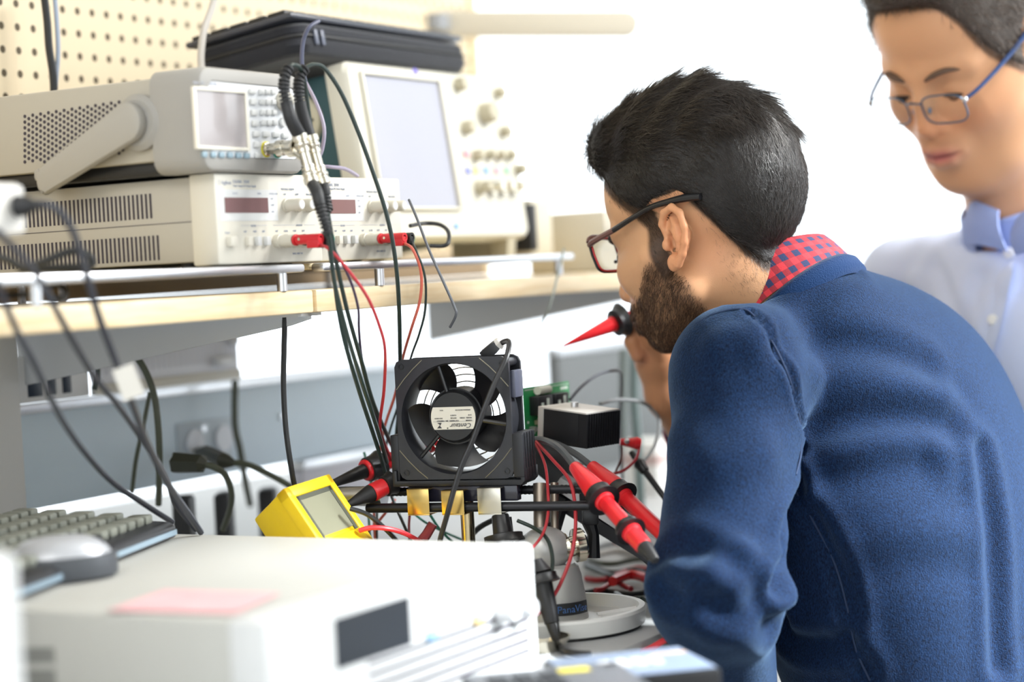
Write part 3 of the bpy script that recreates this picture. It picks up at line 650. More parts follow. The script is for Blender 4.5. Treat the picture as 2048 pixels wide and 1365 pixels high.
# stand carrying the fan
st = thing('fan_stand', 'steel stand with two horizontal rods and metal clips under the fan', 'stand', (FC.x, FC.y, DESKZ), FROT)
Z0 = FC.z-DESKZ
blk = mat('anodised_black', '#232428', .45, .3)
obj('cradle', MB().prism([(-.067, Z0-.066), (.067, Z0-.066), (.071, Z0-.062), (.071, Z0-.050), (.0665, Z0-.050), (.0665, Z0-.0605), (-.0625, Z0-.0605), (-.0625, Z0-.050), (-.067, Z0-.050)], -.040, .002, .0008, ax='y'), blk, st)
m = MB().box(-.069, -.0605, .002, .036, Z0-.0605, Z0-.015, .001)
for k in range(4): m.box(-.070, -.069, .006+k*.008, .010+k*.008, Z0-.060, Z0-.016, .0004)
obj('side_clamp', m, blk, st)
m = MB().box(.0605, .070, .002, .036, Z0-.0605, Z0-.015, .001)
for k in range(4): m.box(.070, .0712, .005+k*.008, .010+k*.008, Z0-.060, Z0-.016, .0004)
m.box(.0605, .0715, -.004, .002, Z0-.058, Z0-.016, .0008); obj('side_clamp', m, blk, st)
th = MB(); x = -.088; prof = []; L = .212; n = 100
for k in range(n+1): prof.append((k/n, .0047 if k % 2 else .0041))
th.lathe([(0, 0)]+prof+[(1, 0)], (-.088, .022, Z0-.0735), (.124, .022, Z0-.0735), 16); obj('threaded_rod', th, mat('black_oxide', '#2d2d30', .35, .7), st)
obj('smooth_rod', MB().lathe([(0, 0), (0, .0047), (.985, .0047), (1, .0035), (1, 0)], (-.095, -.004, Z0-.0865), (.142, -.004, Z0-.0865), 20), mat('black_oxide', '#2d2d30', .35, .7), st)
brass = mat('yellowish_zinc', '#c9ac6a', .24, 1, noise=.12, nscale=120); zinc = mat('zinc', '#bdb8ab', .26, 1, noise=.08, nscale=120)
for (x0, x1), mm, dz in (((-.0485, -.0255), brass, 0), ((-.0125, .0108), brass, -.002), ((.025, .049), zinc, 0)):
    m = MB().box(x0, x1, -.0125, -.0113, Z0-.092, Z0-.067+dz, .0004).box(x0, x1, -.0125, .030, Z0-.0682+dz, Z0-.067+dz, .0004).box(x0, x1, -.0125, .012, Z0-.0932, Z0-.092, .0004); obj('clip', m, mm, st)
obj('spacer_block', MB().box(-.052, .062, .0, .012, Z0-.0815, Z0-.0662, .001).box(-.052, .062, .012, .031, Z0-.0690, Z0-.0662, .001), mat('smoked_acrylic', '#22212c', .15), st)
obj('side_coupling', MB().cyl((-.135, .010, Z0-.076), (-.094, .010, Z0-.076), .010, seg=20).cyl((-.094, .010, Z0-.076), (-.082, .010, Z0-.076), .0115, seg=20), steel, st)
obj('pole', MB().cyl((.006, .008, .008), (.006, .008, Z0-.0815), .0068), mat('pole_brassy', '#b9ab8c', .22, 1), st)
obj('base_plate', MB().box(-.05, .06, -.04, .06, 0, .008, .002), blk, st)
# fan cord : plug on top of the fan and the twin lead looping over its front
cd_ = thing('power_cable', 'black twin power cord looping over the front of the fan', 'power cord', px(985, 703, 1.95))
A_, B_ = px(968, 712, 1.963), px(997, 688, 1.955)
obj('plug', MB().tube([A_, A_.lerp(B_, .75), B_], [.0085, .0085, .0062], 4, flat=.8), black, cd_, world=True)
obj('plug_collar', MB().tube([A_.lerp(B_, .98), B_+(B_-A_)*.16], [.0064, .0052], 8), mat('collar_grey', '#c8c4bd', .5), cd_, world=True)
for off in (0, 3.4):
    Pp = pts((1000-off*.3, 688+off, 1.955), (1008, 682+off*1.2, 1.95), (1018-off*.7, 682+off, 1.94), (1019-off, 696, 1.93), (1012-off*1.1, 722, 1.92), (992-off*1.2, 765, 1.915), (968-off*1.2, 825, 1.912), (948-off*1.2, 880, 1.912), (926-off*1.2, 930, 1.912), (908-off, 985, 1.913), (896-off, 1030, 1.915), (880-off, 1090, 1.93), (872-off, 1160, 1.95), (868, 1225, 2.0))
    obj('lead', MB().tube(Pp, .0019, 8, smooth=5), mat('cord_black', '#1d1d1f', .4), cd_, world=True)

# vise : tray base, cast body, ball head
vc = pz(1116, 1256, DESKZ); vs = thing('bench_vise', 'silver ball-head bench vise on a round tray base', 'vise', vc)
vm = mat('cast_silver', '#b9b9b7', .36, .35, bump=.05, bscale=600); tray_m = mat('tray_grey', '#dededb', .38, .0)
m = MB().lathe([(0, 0), (0, .080), (.1, .085), (.85, .087), (1, .0855), (1, .080), (.32, .0785), (.30, .045), (.42, .042), (.42, 0)], (0, 0, .002), (0, 0, .020), 64)
for k in range(6):
    a = pi*k/3+.2; d = Vector((cos(a), sin(a), 0)); m.tube([d*.04+Vector((0, 0, .0085)), d*.081+Vector((0, 0, .0115))], .0035, 6, flat=.9)
obj('tray_base', m, tray_m, vs); obj('rubber_ring', MB().cyl((0, 0, 0), (0, 0, .0025), .081, seg=48), black, vs)
obj('cast_body', MB().lathe([(0, 0), (0, .031), (.08, .0305), (.45, .0285), (.8, .0255), (.95, .023), (1, .019), (1, 0)], (0, 0, .006), (0, 0, .063), 40), vm, vs)
hd = obj('ball_head', MB().sphere((-.009, -.004, .078), (.026, .022, .022), 28, 18), vm, vs)
obj('clamp_knob', MB().lathe([(0, 0), (0, .012), (.2, .014), (.3, .010), (.5, .010), (.55, .0165), (.9, .0165), (1, .014), (1, 0)], (.008, -.004, .078), (.030, .002, .080), 28), chrome, vs)
obj('neck', MB().cyl((-.012, 0, .094), (-.010, .012, .140), .007).cyl((.002, 0, .094), (.004, .012, .140), .004), mat('bronze', '#8f8478', .3, .8), vs)
lbm = MB(); rows = []
for z in (.0165, .028):
    rows.append([(.0305*sin(a)*(1.0 if z < .02 else .985), -.0305*cos(a)*(1.0 if z < .02 else .985), z) for a in [rad(-6+k*6.5) for k in range(12)]])
for z in (.028, .0165): rows.append([(.0320*sin(a)*(1.0 if z < .02 else .985), -.0320*cos(a)*(1.0 if z < .02 else .985), z) for a in [rad(-6+k*6.5) for k in range(12)]])
rows.append(rows[0]); lbm.grid(rows); nb = obj('name_plate', lbm, mat('plate_black', '#24262b', .35), vs)
tx = MB().text('PanaVise', .0098, (0, 0, 0)); 
for i, (x, y, z) in enumerate(tx.v): a = rad(-1)+x/.0318; tx.v[i] = (.0323*sin(a), -.0323*cos(a), z+.019)
obj('lettering', tx, mat('plate_blue', '#6f9fe8', .4), nb)
obj('black_lever', MB().tube([(.038, .03, .062), (.040, .032, .085), (.036, .034, .100)], [.008, .006, .008], 10).box(.03, .046, .024, .04, .095, .112, .002), black, vs)

# circuit board with heat sink on its dark holder
pb = thing('circuit_board', 'upright green circuit board with black heat sink right of the fan', 'circuit board', px(1052, 872, 2.08), BROT)
PWd, PHt = fr(pb, 1138, 770)[0], fr(pb, 1052, 776)[1]
pcb = mat('pcb_green', '#1f8a4a', .4, noise=.25, nscale=120); chip = mat('chip_black', '#1a1b1d', .4)
obj('board', MB().box(0, PWd, 0, .0016, -.012, PHt, .0003), pcb, pb)
m = MB().box(.002, PWd-.002, -.0002, .001, PHt-.003, PHt-.0022).box(PWd-.02, PWd-.004, -.0002, .001, PHt-.008, PHt-.005)
for k in range(9): m.box(.004+k*.006, .0075+k*.006, -.0003, .001, .012-(k % 3)*.006, .0145-(k % 3)*.006)
obj('silkscreen', m, mat('silk', '#dfe9df', .6), pb)
for i, (u0, u1) in enumerate(((.10, .40), (.47, .76))):
    g = obj('chip', MB().box(PWd*u0, PWd*u1, -.012, 0, PHt*.40, PHt*.80, .0008), chip, pb); q = MB()
    for k in range(2): q.box(PWd*(u0+.05+k*.12), PWd*(u0+.1+k*.12), -.0125, -.011, PHt*.43, PHt*(.66+k*.08))
    obj('chip_marking', q, mat('silk', '#dfe9df', .6), g)
obj('coil', MB().cyl((PWd*.2, -.005, PHt*.91), (PWd*.45, -.005, PHt*.91), .0045, seg=12), mat('coil_cream', '#d8d8c8', .5), pb)
for k in range(7):
    x = PWd*(.1+.09*k); z = PHt*(.12+.07*(k % 3)); obj('component', MB().box(x, x+.004, -.004, 0, z, z+.005, .0006) if k % 2 else MB().cyl((x, 0, z), (x, -.007, z), .0028, seg=10), mat('component_tan', '#b9b08a', .5) if k % 2 else mat('component_silver', '#c9cbc6', .3, .8), pb)
hsO = px(1170, 898, 2.015); ea = Vector((sin(rad(42)), cos(rad(42)), .0)).normalized(); eb = Vector((-cos(rad(42)), sin(rad(42)), .10)).normalized(); ec = ea.cross(eb); ec = ec if ec.z > 0 else -ec
hm = Matrix((ea, eb, ec)).transposed().to_4x4(); hm.translation = hsO
m = MB(); m.X = hm; m.box(0, .052, .010, .058, 0, .0345, .0005)
for k in range(14): m.box(.0005+k*.0039, .0023+k*.0039, -.002, .012, 0, .0345)
hk = obj('heat_sink', m, mat('heatsink_black', '#18181b', .5), pb, world=True)
m = MB(); m.X = hm; m.box(-.001, .053, .056, .063, -.001, .0365, .0005).box(-.0005, .0525, -.001, .06, .0345, .0362, .0003); obj('heat_sink_plate', m, mat('bare_aluminium', '#e3ddd6', .45, .4), hk, world=True)
m = MB(); m.X = hm; m.cyl((.03, .04, .0362), (.03, .04, .0405), .004, seg=10); obj('heat_sink_screw', m, steel, hk, world=True)
bh = thing('board_holder', 'dark sloping arm bracket carrying the circuit board', 'bracket', px(1180, 960, 2.05))
def bar(A, Bq, w, h, mm, nm):
    obj(nm, MB().tube([A, Bq], [w, w], 4, flat=h/w), mm, bh, world=True)
bar(px(1062, 895, 2.09), px(1345, 1128, 2.03), .020, .008, blk, 'arm'); bar(px(1120, 962, 2.06), px(1330, 1100, 2.02), .012, .006, mat('holder_grey', '#a7a7a8', .4, .5), 'side_rail'); bar(px(1090, 985, 2.06), px(1340, 1135, 2.02), .010, .007, blk, 'lower_arm')
obj('post', MB().box(-.012, .012, -.012, .012, -.03, .012, .002), blk, bh)
obj('mount_block', MB().tube([px(1120, 1010, 2.05), px(1105, 1060, 2.0)], .009, 8), blk, bh, world=True)
for q in ((1190, 965), (1165, 925)):
    c = px(*q, 2.04); obj('screw', MB().sphere(c, .003, 8, 6), steel, bh, world=True)

# dark keypad meter, pale blue instrument, metal dish in front of the vise
def slab(name, label, cat, corner, rot, L, Wd, H, top_m, side_m, decos):
    c = pz(*corner, DESKZ+H); t = thing(name, label, cat, (c.x, c.y, DESKZ), rad(rot))
    obj('body', MB().box(0, L, 0, Wd, .0, H-.001, .003), side_m, t); f = obj('top_panel', MB().box(.003, L-.003, .003, Wd-.003, H-.001, H, .0004), top_m, t)
    for nm, q, mm in decos: obj(nm, MB().box(q[0], q[1], q[2], q[3], H, H+q[4], .0005), mm, t)
    return t
slab('bench_meter', 'dark grey bench meter with a yellow label at the bottom centre', 'meter', (1238, 1322), 192, .13, .16, .032, mat('meter_top', '#6c7076', .4), black,
     [('yellow_label', (.030, .055, .012, .027, .0004), mat('label_yellow', '#e6d44a', .5))]+[('key', (.06+i*.02, .075+i*.02, .03+j*.018, .042+j*.018, .003), mat('key_dark', '#34373c', .5)) for i in range(3) for j in range(3)])
slab('tablet_instrument', 'flat pale blue faced instrument in front of the seated man', 'instrument', (1150, 1365), 14, .12, .10, .030, mat('tablet_blue', '#8b9ab2', .35), black,
     [('white_key', (.035+i*.013, .045+i*.013, .035+j*.014, .045+j*.014, .002), face_w) for i in range(4) for j in range(2)]+[('orange_stripe', (.085, .115, .07, .074, .0004), mat('stripe_orange', '#e0b68a', .5))])
dc = pz(1078, 1300, DESKZ)
single('metal_dish', MB().lathe([(0, 0), (0, .022), (.5, .026), (1, .030), (1, .0285), (.55, .025), (.12, .021), (.12, 0)], (0, 0, 0), (0, 0, .012), 32), chrome, 'shallow shiny metal dish in front of the vise base', 'dish').location = dc
# ------------------------------------------------------------------ cables, probes, connectors
cblk = mat('cable_black', '#1c1e20', .42); cgrn = mat('cable_dark_green', '#20302c', .42); cred = mat('cable_red', '#b02a33', .4); cgry = mat('cable_grey', '#55585e', .5); colv = mat('cable_olive', '#4d5244', .5); cpur = mat('cable_plum', '#3b2d44', .45); clgt = mat('cable_light_grey', '#b9b4ae', .5)
def cable(P, r, m, label, group=None, name='cable', cat='cable', sm=6):
    return single(name, MB().tube(pts(*P), r, 8, smooth=sm), m, label, cat, group)
# BNC tees on the function generator outputs with four coax leads
def bnc(mb, A, Bq, k=1.0):
    mb.lathe([(0, 0), (0, .0060*k), (.2, .0064*k), (.26, .0072*k), (.4, .0072*k), (.46, .0064*k), (.54, .0064*k), (.58, .0074*k), (.94, .0074*k), (1, .006*k), (1, 0)], A, Bq, 20)
tees = []
for i, (c, lab, sock) in enumerate(((((606, 309, 1.838)), 'nickel tee connector on the near output of the function generator', 0), ((628, 305, 1.866), 'nickel tee connector on the far output of the function generator', 1))):
    a, z = bn[sock]; S = mtx(fg) @ Vector((a, -.0165, z)); Cc = px(*c); up = (px(c[0]-12, c[1]-42, c[2])-px(c[0]+10, c[1]+38, c[2])).normalized()
    Cc = S+BN*.0255-up*.0125
    t = thing('tee_connector', lab, 'connector', Cc, 0, 'nickel tee connectors')
    m = MB(); m.tube([Cc-up*.009, Cc+up*.009], .0052, 16); m.tube([Cc, S+BN*.021-up*.008, S+BN*.013-up*.001], .0046, 16)
    obj('tee_body', m, chrome, t, world=True)
    m = MB(); m.lathe([(0, .0052), (0, .0074), (.35, .0074), (.4, .0066), (.8, .0066), (.85, .0072), (1, .0070), (1, .0052)], S-BN*.002, S+BN*.018, 20); obj('stem_ring', m, chrome, t, world=True)
    for s in (1, -1):
        m = MB(); m.lathe([(0, .0053), (0, .0060), (.3, .0064), (1, .0062), (1, 0)], Cc+up*.006*s, Cc+up*.0098*s, 18); obj('port', m, chrome, t, world=True)
    tees.append((Cc, up))
def coax(Cc, up, s, label, P, boot_px, rb=.0066):
    """lead whose plug sits on one port of a tee ; boot_px = px path of the ridged boot"""
    t = thing('coax_lead', label, 'cable', Cc+up*.014*s, 0, 'black coax leads on the tees')
    m = MB(); bnc(m, Cc+up*.0095*s, Cc+up*.0240*s); obj('plug', m, chrome, t, world=True)
    B_ = [Cc+up*.0235*s]+pts(*boot_px); n = len(B_); C_ = catmull(B_, 8); L = len(C_)
    half = int(L*.45); R = [rb-(rb-.0052)*i/L for i in range(L)]
    obj('boot', MB().tube(C_[:half+1], R[:half+1], 14), dark, t, world=True)
    m = MB(); m.tube(C_[half:], .0034, 10)
    acc = 0
    for i in range(half, L-1):
        acc += (C_[i+1]-C_[i]).length
        if acc > .0033:
            acc = 0; d = (C_[i+1]-C_[i]).normalized(); m.tube([C_[i]-d*.0009, C_[i]+d*.0009], R[i], 14)
    obj('ridged_boot', m, dark, t, world=True)
    obj('cord', MB().tube([C_[-1]]+pts(*P), .0021, 8, smooth=6), cgrn, t, world=True)
c0, u0 = tees[0]; c1, u1t = tees[1]
coax(c0, u0, 1, 'black coax lead arching up from the near tee with its loop behind', [(586, 130, 1.84), (600, 137, 1.855), (609, 165, 1.87), (618, 230, 1.875), (632, 320, 1.875), (648, 420, 1.87), (664, 530, 1.87), (684, 660, 1.88), (716, 775, 1.92), (752, 885, 1.99), (772, 950, 2.03)], [(582, 240, 1.833), (574, 210, 1.832), (568, 180, 1.83), (570, 152, 1.832), (578, 136, 1.836)], .0064)
coax(c0, u0, -1, 'black coax lead hanging from the near tee across the knobs', [(661, 492, 1.83), (668, 560, 1.84), (692, 660, 1.86), (722, 760, 1.90), (752, 850, 1.96), (774, 925, 2.03)], [(634, 386, 1.826), (640, 412, 1.822), (649, 442, 1.82), (656, 468, 1.822)], .0058)
coax(c1, u1t, 1, 'black coax lead arching from the far tee down past the fan', [(628, 129, 1.87), (650, 138, 1.88), (682, 185, 1.89), (714, 258, 1.90), (746, 345, 1.91), (772, 425, 1.92), (788, 500, 1.93), (797, 590, 1.95), (800, 700, 2.0), (800, 790, 2.06), (790, 900, 2.1)], [(608, 238, 1.86), (601, 210, 1.858), (597, 180, 1.857), (600, 152, 1.86), (612, 135, 1.864)], .0058)
coax(c1, u1t, -1, 'black coax lead hanging from the far tee beside the power supply', [(658, 440, 1.85), (672, 520, 1.86), (694, 620, 1.88), (722, 720, 1.92), (748, 810, 1.97), (790, 905, 2.06)], [(650, 378, 1.856), (652, 394, 1.855), (654, 410, 1.853), (656, 425, 1.85)], .0046)
# thin test wires from the power supplies
cable([proj(bp1), (660, 500, 1.845), (700, 545, 1.85), (735, 595, 1.86), (758, 650, 1.88), (770, 700, 1.9), (768, 780, 1.94), (760, 850, 1.98), (770, 890, 2.02), (786, 925, 2.05)], .0016, cred, 'thin red test wire dropping from the near red plug', 'thin test wires', 'test_wire', 'wire')
cable([proj(bp2), (672, 505, 1.865), (700, 560, 1.87), (716, 615, 1.88), (718, 660, 1.9), (724, 720, 1.93), (742, 800, 1.97), (764, 870, 2.01), (778, 935, 2.05)], .0013, cpur, 'thin plum black test wire dropping from the near black plug', 'thin test wires', 'test_wire', 'wire')
cable([proj(bp3), (826, 500, 1.985), (842, 545, 1.985), (840, 600, 1.99), (822, 660, 2.0), (806, 715, 2.03), (790, 790, 2.06), (768, 860, 2.08), (752, 960, 2.1), (748, 1040, 2.1), (752, 1100, 2.1)], .0015, mat('wire_orange_red', '#c8604e', .45), 'thin orange red test wire dropping from the far red plug', 'thin test wires', 'test_wire', 'wire')
cable([proj(bp4), (832, 500, 2.0), (850, 555, 2.0), (850, 620, 2.01), (838, 670, 2.02), (822, 715, 2.04), (800, 800, 2.08), (775, 880, 2.1), (756, 990, 2.1), (754, 1090, 2.1)], .0013, cgrn, 'thin dark green test wire dropping from the far black plug', 'thin test wires', 'test_wire', 'wire')
cable([(818, 400, 2.02), (835, 440, 2.0), (858, 500, 1.98), (885, 560, 1.97), (908, 612, 1.97), (912, 630, 1.97), (900, 655, 1.98)], .0014, cgry, 'thin grey wire curling down over the far shelf board', name='test_wire', cat='wire')
cable([(1128, 498, 2.3), (1118, 540, 2.28), (1100, 610, 2.26), (1080, 655, 2.28), (1058, 700, 2.32), (1030, 750, 2.36)], .0013, mat('wire_pale_grey', '#8d958f', .5), 'pale blurred wire hanging from the far shelf above the circuit board', name='test_wire', cat='wire')
cable([(570, 632, 1.97), (568, 700, 1.97), (567, 770, 1.97), (571, 850, 1.965), (580, 920, 1.96), (592, 985, 1.97), (610, 1040, 2.0)], .0027, cblk, 'black cable hanging straight down behind the yellow meter')
# cables along the pegboard
cable([(86, -25, 2.14), (94, 40, 2.14), (98, 95, 2.14), (106, 150, 2.14), (108, 195, 2.14)], .0042, cblk, 'black cable running down the pegboard at upper left')
cable([(108, -25, 2.15), (114, 50, 2.15), (116, 105, 2.15), (112, 160, 2.15), (109, 200, 2.15)], .0026, mat('cable_blue_grey', '#98a3b4', .4), 'pale blue grey cable beside the black one on the pegboard')
cable([(432, -20, 2.2), (424, 15, 2.19), (408, 60, 2.17), (402, 110, 2.16), (404, 150, 2.15)], .0040, clgt, 'pale grey cable curving down left of the spare keyboard')
cable([(638, 42, 2.08), (618, 55, 2.07), (606, 85, 2.07), (604, 130, 2.07), (612, 170, 2.07)], .0022, mat('cable_slate', '#4b4f66', .45), 'slate cable hanging over the front of the zipped case')
cable([(612, 166, 2.07), (632, 205, 2.04), (648, 255, 2.03), (644, 300, 2.03), (632, 330, 2.03), (660, 334, 2.03), (690, 338, 2.05), (715, 352, 2.08)], .0020, mat('cable_mauve', '#9b93a8', .45), 'mauve cable beside the oscilloscope case')
cable([(820, 452, 2.10), (850, 447, 2.12), (880, 450, 2.12), (897, 465, 2.10), (893, 490, 2.08), (860, 492, 2.08)], .0022, cblk, 'short black cable looping on the rack below the oscilloscope screen')
# white plug block at left with its flexes
wpb = thing('power_strip', 'white power strip end at left edge with a round black plug', 'power strip', B(1.02, -1.105, SHZ), BROT)
a0 = fr(wpb, 55, 415, .0); sx = a0[0]; z0_, z1_ = fr(wpb, 40, 470, 0.)[1], fr(wpb, 40, 366, 0.)[1]
obj('housing', MB().box(sx-.30, sx, 0, .045, z0_, z1_, .006), mat('strip_white', '#e9e7e2', .45), wpb)
for x in (sx-.28, sx-.2): obj('bracket_leg', MB().box(x, x+.02, .01, .035, 0, z0_+.001, .001), steel, wpb)
pc = px(38, 413, 1.5); 
Pm = mtx(wpb) @ Vector((sx-.012, 0, fr(wpb, 40, 413, 0)[1]))
t = thing('power_plug', 'round black power plug in the white strip at left edge', 'plug', Pm)
obj('plug_body', MB().lathe([(0, 0), (0, .0085), (.35, .0085), (.6, .005), (1, .0036), (1, 0)], Pm, Pm+BN*.022+BW*.006, 20), dark, t, world=True)
dpt = proj(Pm+BN*.02)[2]
obj('flex', MB().tube([Pm+BN*.021+BW*.0055]+pts((82, 407, dpt-.01), (112, 418, dpt-.0), (142, 455, dpt+.01), (160, 505, dpt+.02), (176, 560, dpt+.03), (200, 640, dpt+.05), (232, 725, dpt+.08), (262, 800, dpt+.13), (296, 890, dpt+.2), (340, 975, dpt+.27), (378, 1030, dpt+.33), (402, 1066, dpt+.36)), .0031, 8, smooth=6), mat('cable_slate_black', '#2b2e38', .4), t, world=True)
lg = MB(); q0, q1 = px(228, 722, dpt+.075), px(286, 792, dpt+.115); ax_l = (q1-q0).normalized(); n_l = (CAM-q0).normalized(); s_l = ax_l.cross(n_l).normalized()
ctr = px(255, 760, dpt+.094); hL = .0155; hW = .009; V = []
axd = (px(271, 794, dpt+.105)-px(243, 722, dpt+.085)).normalized(); sd_ = axd.cross(n_l).normalized(); nl2 = sd_.cross(axd)
for u, v, w in ((-1, -1, 0), (1, -1, 0), (1, 1, 0), (-1, 1, 0), (-1, -1, 1), (1, -1, 1), (1, 1, 1), (-1, 1, 1)): V.append(ctr+axd*u*hL+sd_*v*hW+nl2*(.0045-.0008*w))
lg.add(V, [(0, 1, 2, 3), (4, 5, 6, 7), (0, 1, 5, 4), (1, 2, 6, 5), (2, 3, 7, 6), (3, 0, 4, 7)]); tg = obj('paper_tag', lg, mat('tag_white', '#eeece4', .7), t, world=True)
cable([(-6, 462, 1.5), (30, 500, 1.52), (70, 545, 1.54), (112, 620, 1.56), (150, 690, 1.60), (190, 755, 1.66), (235, 810, 1.72), (285, 880, 1.80), (330, 950, 1.86), (352, 1010, 1.90), (392, 1060, 1.93)], .0027, mat('cable_slate_black', '#2b2e38', .4), 'dark flex crossing the shelf at left, middle of the three hanging there', 'dark flexes hanging at left')
cable([(-8, 560, 1.5), (12, 612, 1.52), (40, 675, 1.55), (72, 735, 1.58), (98, 790, 1.62), (130, 850, 1.68), (175, 912, 1.74), (225, 965, 1.80), (290, 1010, 1.86), (345, 1045, 1.90)], .0027, mat('cable_slate_black', '#2b2e38', .4), 'dark flex nearest the left edge, ending behind the grey-keyed keyboard', 'dark flexes hanging at left')
cable([(-10, 512, 1.66), (20, 522, 1.66), (48, 536, 1.66), (90, 522, 1.66), (140, 503, 1.67), (172, 508, 1.67), (184, 522, 1.67), (176, 533, 1.68), (110, 536, 1.68), (40, 538, 1.68)], .0034, cblk, 'black cable looped on the rack beside the near power supply')
cable([(-10, 592, 1.64), (40, 590, 1.64), (62, 588, 1.66), (90, 575, 1.67), (122, 572, 1.68), (134, 584, 1.67), (124, 597, 1.66), (98, 592, 1.66), (84, 575, 1.67)], .0026, cblk, 'black cable loop lying on the shelf under the left rack')
# flexes in front of the blue panel
cable([(272, 712, 2.12), (292, 745, 2.12), (308, 790, 2.12), (316, 850, 2.12), (319, 920, 2.13), (317, 1010, 2.16)], .0036, colv, 'olive cable dropping in front of the blue grey panel')
cable([(300, 785, 2.15), (285, 860, 2.15), (272, 920, 2.16), (264, 985, 2.18)], .0024, colv, 'thin olive cable slanting behind the dark flexes')
cable([(195, 730, 2.13), (195, 755, 2.13), (189, 780, 2.13)], .0030, cgrn, 'short dark green cable end under the shelf bracket', sm=4)
cable([(470, 760, 2.42), (470, 850, 2.42), (480, 900, 2.42), (490, 960, 2.44), (500, 1010, 2.5)], .0042, colv, 'blurred olive cable down the blue panel left of the black cable')
for q, lab in (((348, 925, 2.13), 'black angled mains plug in the wall outlet, larger of the two'), ((412, 912, 2.2), 'black mains plug right of the angled plug on the panel')):
    c = px(*q); t = thing('mains_plug', lab, 'plug', c, 0, 'black mains plugs on the panel'); sgn = q[0] < 400
    if sgn: obj('plug_body', MB().tube(pts((346, 926, 2.13), (352, 926, 2.13), (404, 928, 2.11), (412, 930, 2.11)), [.012, .0125, .0105, .005], 6, flat=.9), mat('plug_olive', '#33352b', .5), t, world=True); e0 = (408, 930, 2.11); P = [(428, 935, 2.11), (450, 950, 2.12), (463, 985, 2.13), (460, 1020, 2.15), (446, 1060, 2.18)]
    else: obj('plug_body', MB().tube([pn(398, 905, WALLN)]+pts((414, 906, 2.25), (448, 922, 2.19), (468, 927, 2.19)), [.006, .0085, .009, .004], 8), mat('plug_olive', '#33352b', .5), t, world=True); e0 = (464, 926, 2.19); P = [(495, 930, 2.19), (530, 945, 2.19), (572, 968, 2.19), (620, 1000, 2.2)]
    obj('flex', MB().tube(pts(e0, *P), .0034, 8, smooth=6), colv, t, world=True)
ob = thing('wall_outlet', 'pale double wall outlet on the blue grey panel behind the black plugs', 'outlet', B(1.86, WALLN-.0, .868), BROT)
for x in (.0, .055): obj('socket', MB().cyl((x+.02, -.001, .045), (x+.02, -.006, .045), .016, seg=24), mat('outlet_white', '#dfe4ee', .35), ob)
obj('plate', MB().box(-.01, .095, -.002, -.0001, .012, .07, .0008), mat('outlet_plate', '#b9c6d2', .4), ob)
# black blocks and bottles of clutter seen under the panel
for i, (q, w, h, lab) in enumerate((((368, 1022, 2.3), .022, .034, 'black adapter block under the blue panel left of the loose flex'), ((448, 1010, 2.4), .020, .030, 'black adapter block under the blue panel right of the loose flex'), ((536, 1000, 2.5), .022, .03, 'dark adapter block behind the yellow meter'))):
    c = px(*q); single('power_adapter', MB().box(c.x-w/2, c.x+w/2, c.y-.02, c.y+.02, DESKZ, c.z+h/2, .005), dark, lab, 'adapter', 'black adapters under the panel')

# ------------------------------------------------------------------ test probes
def probe(A, Bq, segs, name, label, group, off=None):
    """segs = [(part name, t0, t1, r0, r1, material)] along A->B"""
    A, Bq = px(*A), px(*Bq); t = thing(name, label, 'probe', A.lerp(Bq, .5), 0, group)
    for nm, t0, t1, r0, r1, m in segs:
        P0, P1 = A.lerp(Bq, t0), A.lerp(Bq, t1); L = (P1-P0).length; e = min(.0012, L*.2)/L
        if nm == 'flange': prof = [(0, 0), (0, r0*.55), (.15, r0), (.55, r0), (1, r1), (1, 0)]
        else: prof = [(0, 0), (0, r0*.9), (e, r0), (1-e, r1), (1, r1*.85), (1, 0)]
        obj(nm, MB().lathe(prof, P0, P1, 22), m, t, world=True)
    return t
cr, cbk = mat('probe_red', '#d9252c', .32), mat('probe_black', '#1a1a1c', .4)
t = probe((1144, 928, 1.93), (1312, 1122, 1.80), [('cone', .03, .33, .0062, .0118, cr), ('flange', .31, .40, .0135, .0165, cbk), ('collar', .385, .42, .0100, .0098, cr), ('tube', .41, .68, .0076, .0076, cr), ('flange', .655, .72, .0120, .0150, cbk), ('collar', .715, .75, .0098, .0094, cr), ('sleeve', .75, .87, .0086, .0080, cr), ('nose', .865, 1.0, .0078, .0040, cbk)], 'test_probe', 'red test probe sloping down before the vise, nearer of the two at right', 'red and black test probes')
obj('lead', MB().tube(pts((1060, 880, 2.02), (1090, 882, 1.99), (1120, 898, 1.95), (1150, 934, 1.928)), .0036, 8, smooth=6), mat('lead_grey', '#4a4c4e', .45), t, world=True)
t = probe((1180, 930, 1.985), (1330, 1072, 1.90), [('cone', .02, .36, .0066, .0118, cr), ('flange', .34, .46, .0125, .0158, cbk), ('collar', .45, .49, .0095, .0092, cr), ('tube', .48, 1.0, .0080, .0078, cr)], 'test_probe', 'red test probe running behind the sleeve, upper of the two at right', 'red and black test probes')
obj('lead', MB().tube(pts((1075, 882, 2.05), (1110, 888, 2.03), (1150, 908, 2.0), (1184, 934, 1.983)), .0036, 8, smooth=6), mat('lead_grey', '#4a4c4e', .45), t, world=True)
probe((648, 975, 2.0), (885, 880, 2.10), [('nose', .0, .34, .0030, .0078, cbk), ('flange', .34, .46, .0130, .0155, cbk), ('collar', .33, .37, .0112, .0112, cr), ('tube', .44, 1.0, .0080, .0090, cr)], 'test_probe', 'black nosed red probe passing behind the fan, upper of the two at left', 'red and black test probes')
probe((694, 1011, 1.962), (830, 943, 2.01), [('nose', .0, .36, .0030, .0090, cbk), ('collar', .36, .55, .0092, .0088, cr), ('flange', .53, .66, .0105, .0125, cbk), ('tail', .65, 1.0, .0065, .0062, cbk)], 'test_probe', 'black probe with a red band by the yellow meter, lower of the two at left', 'red and black test probes')
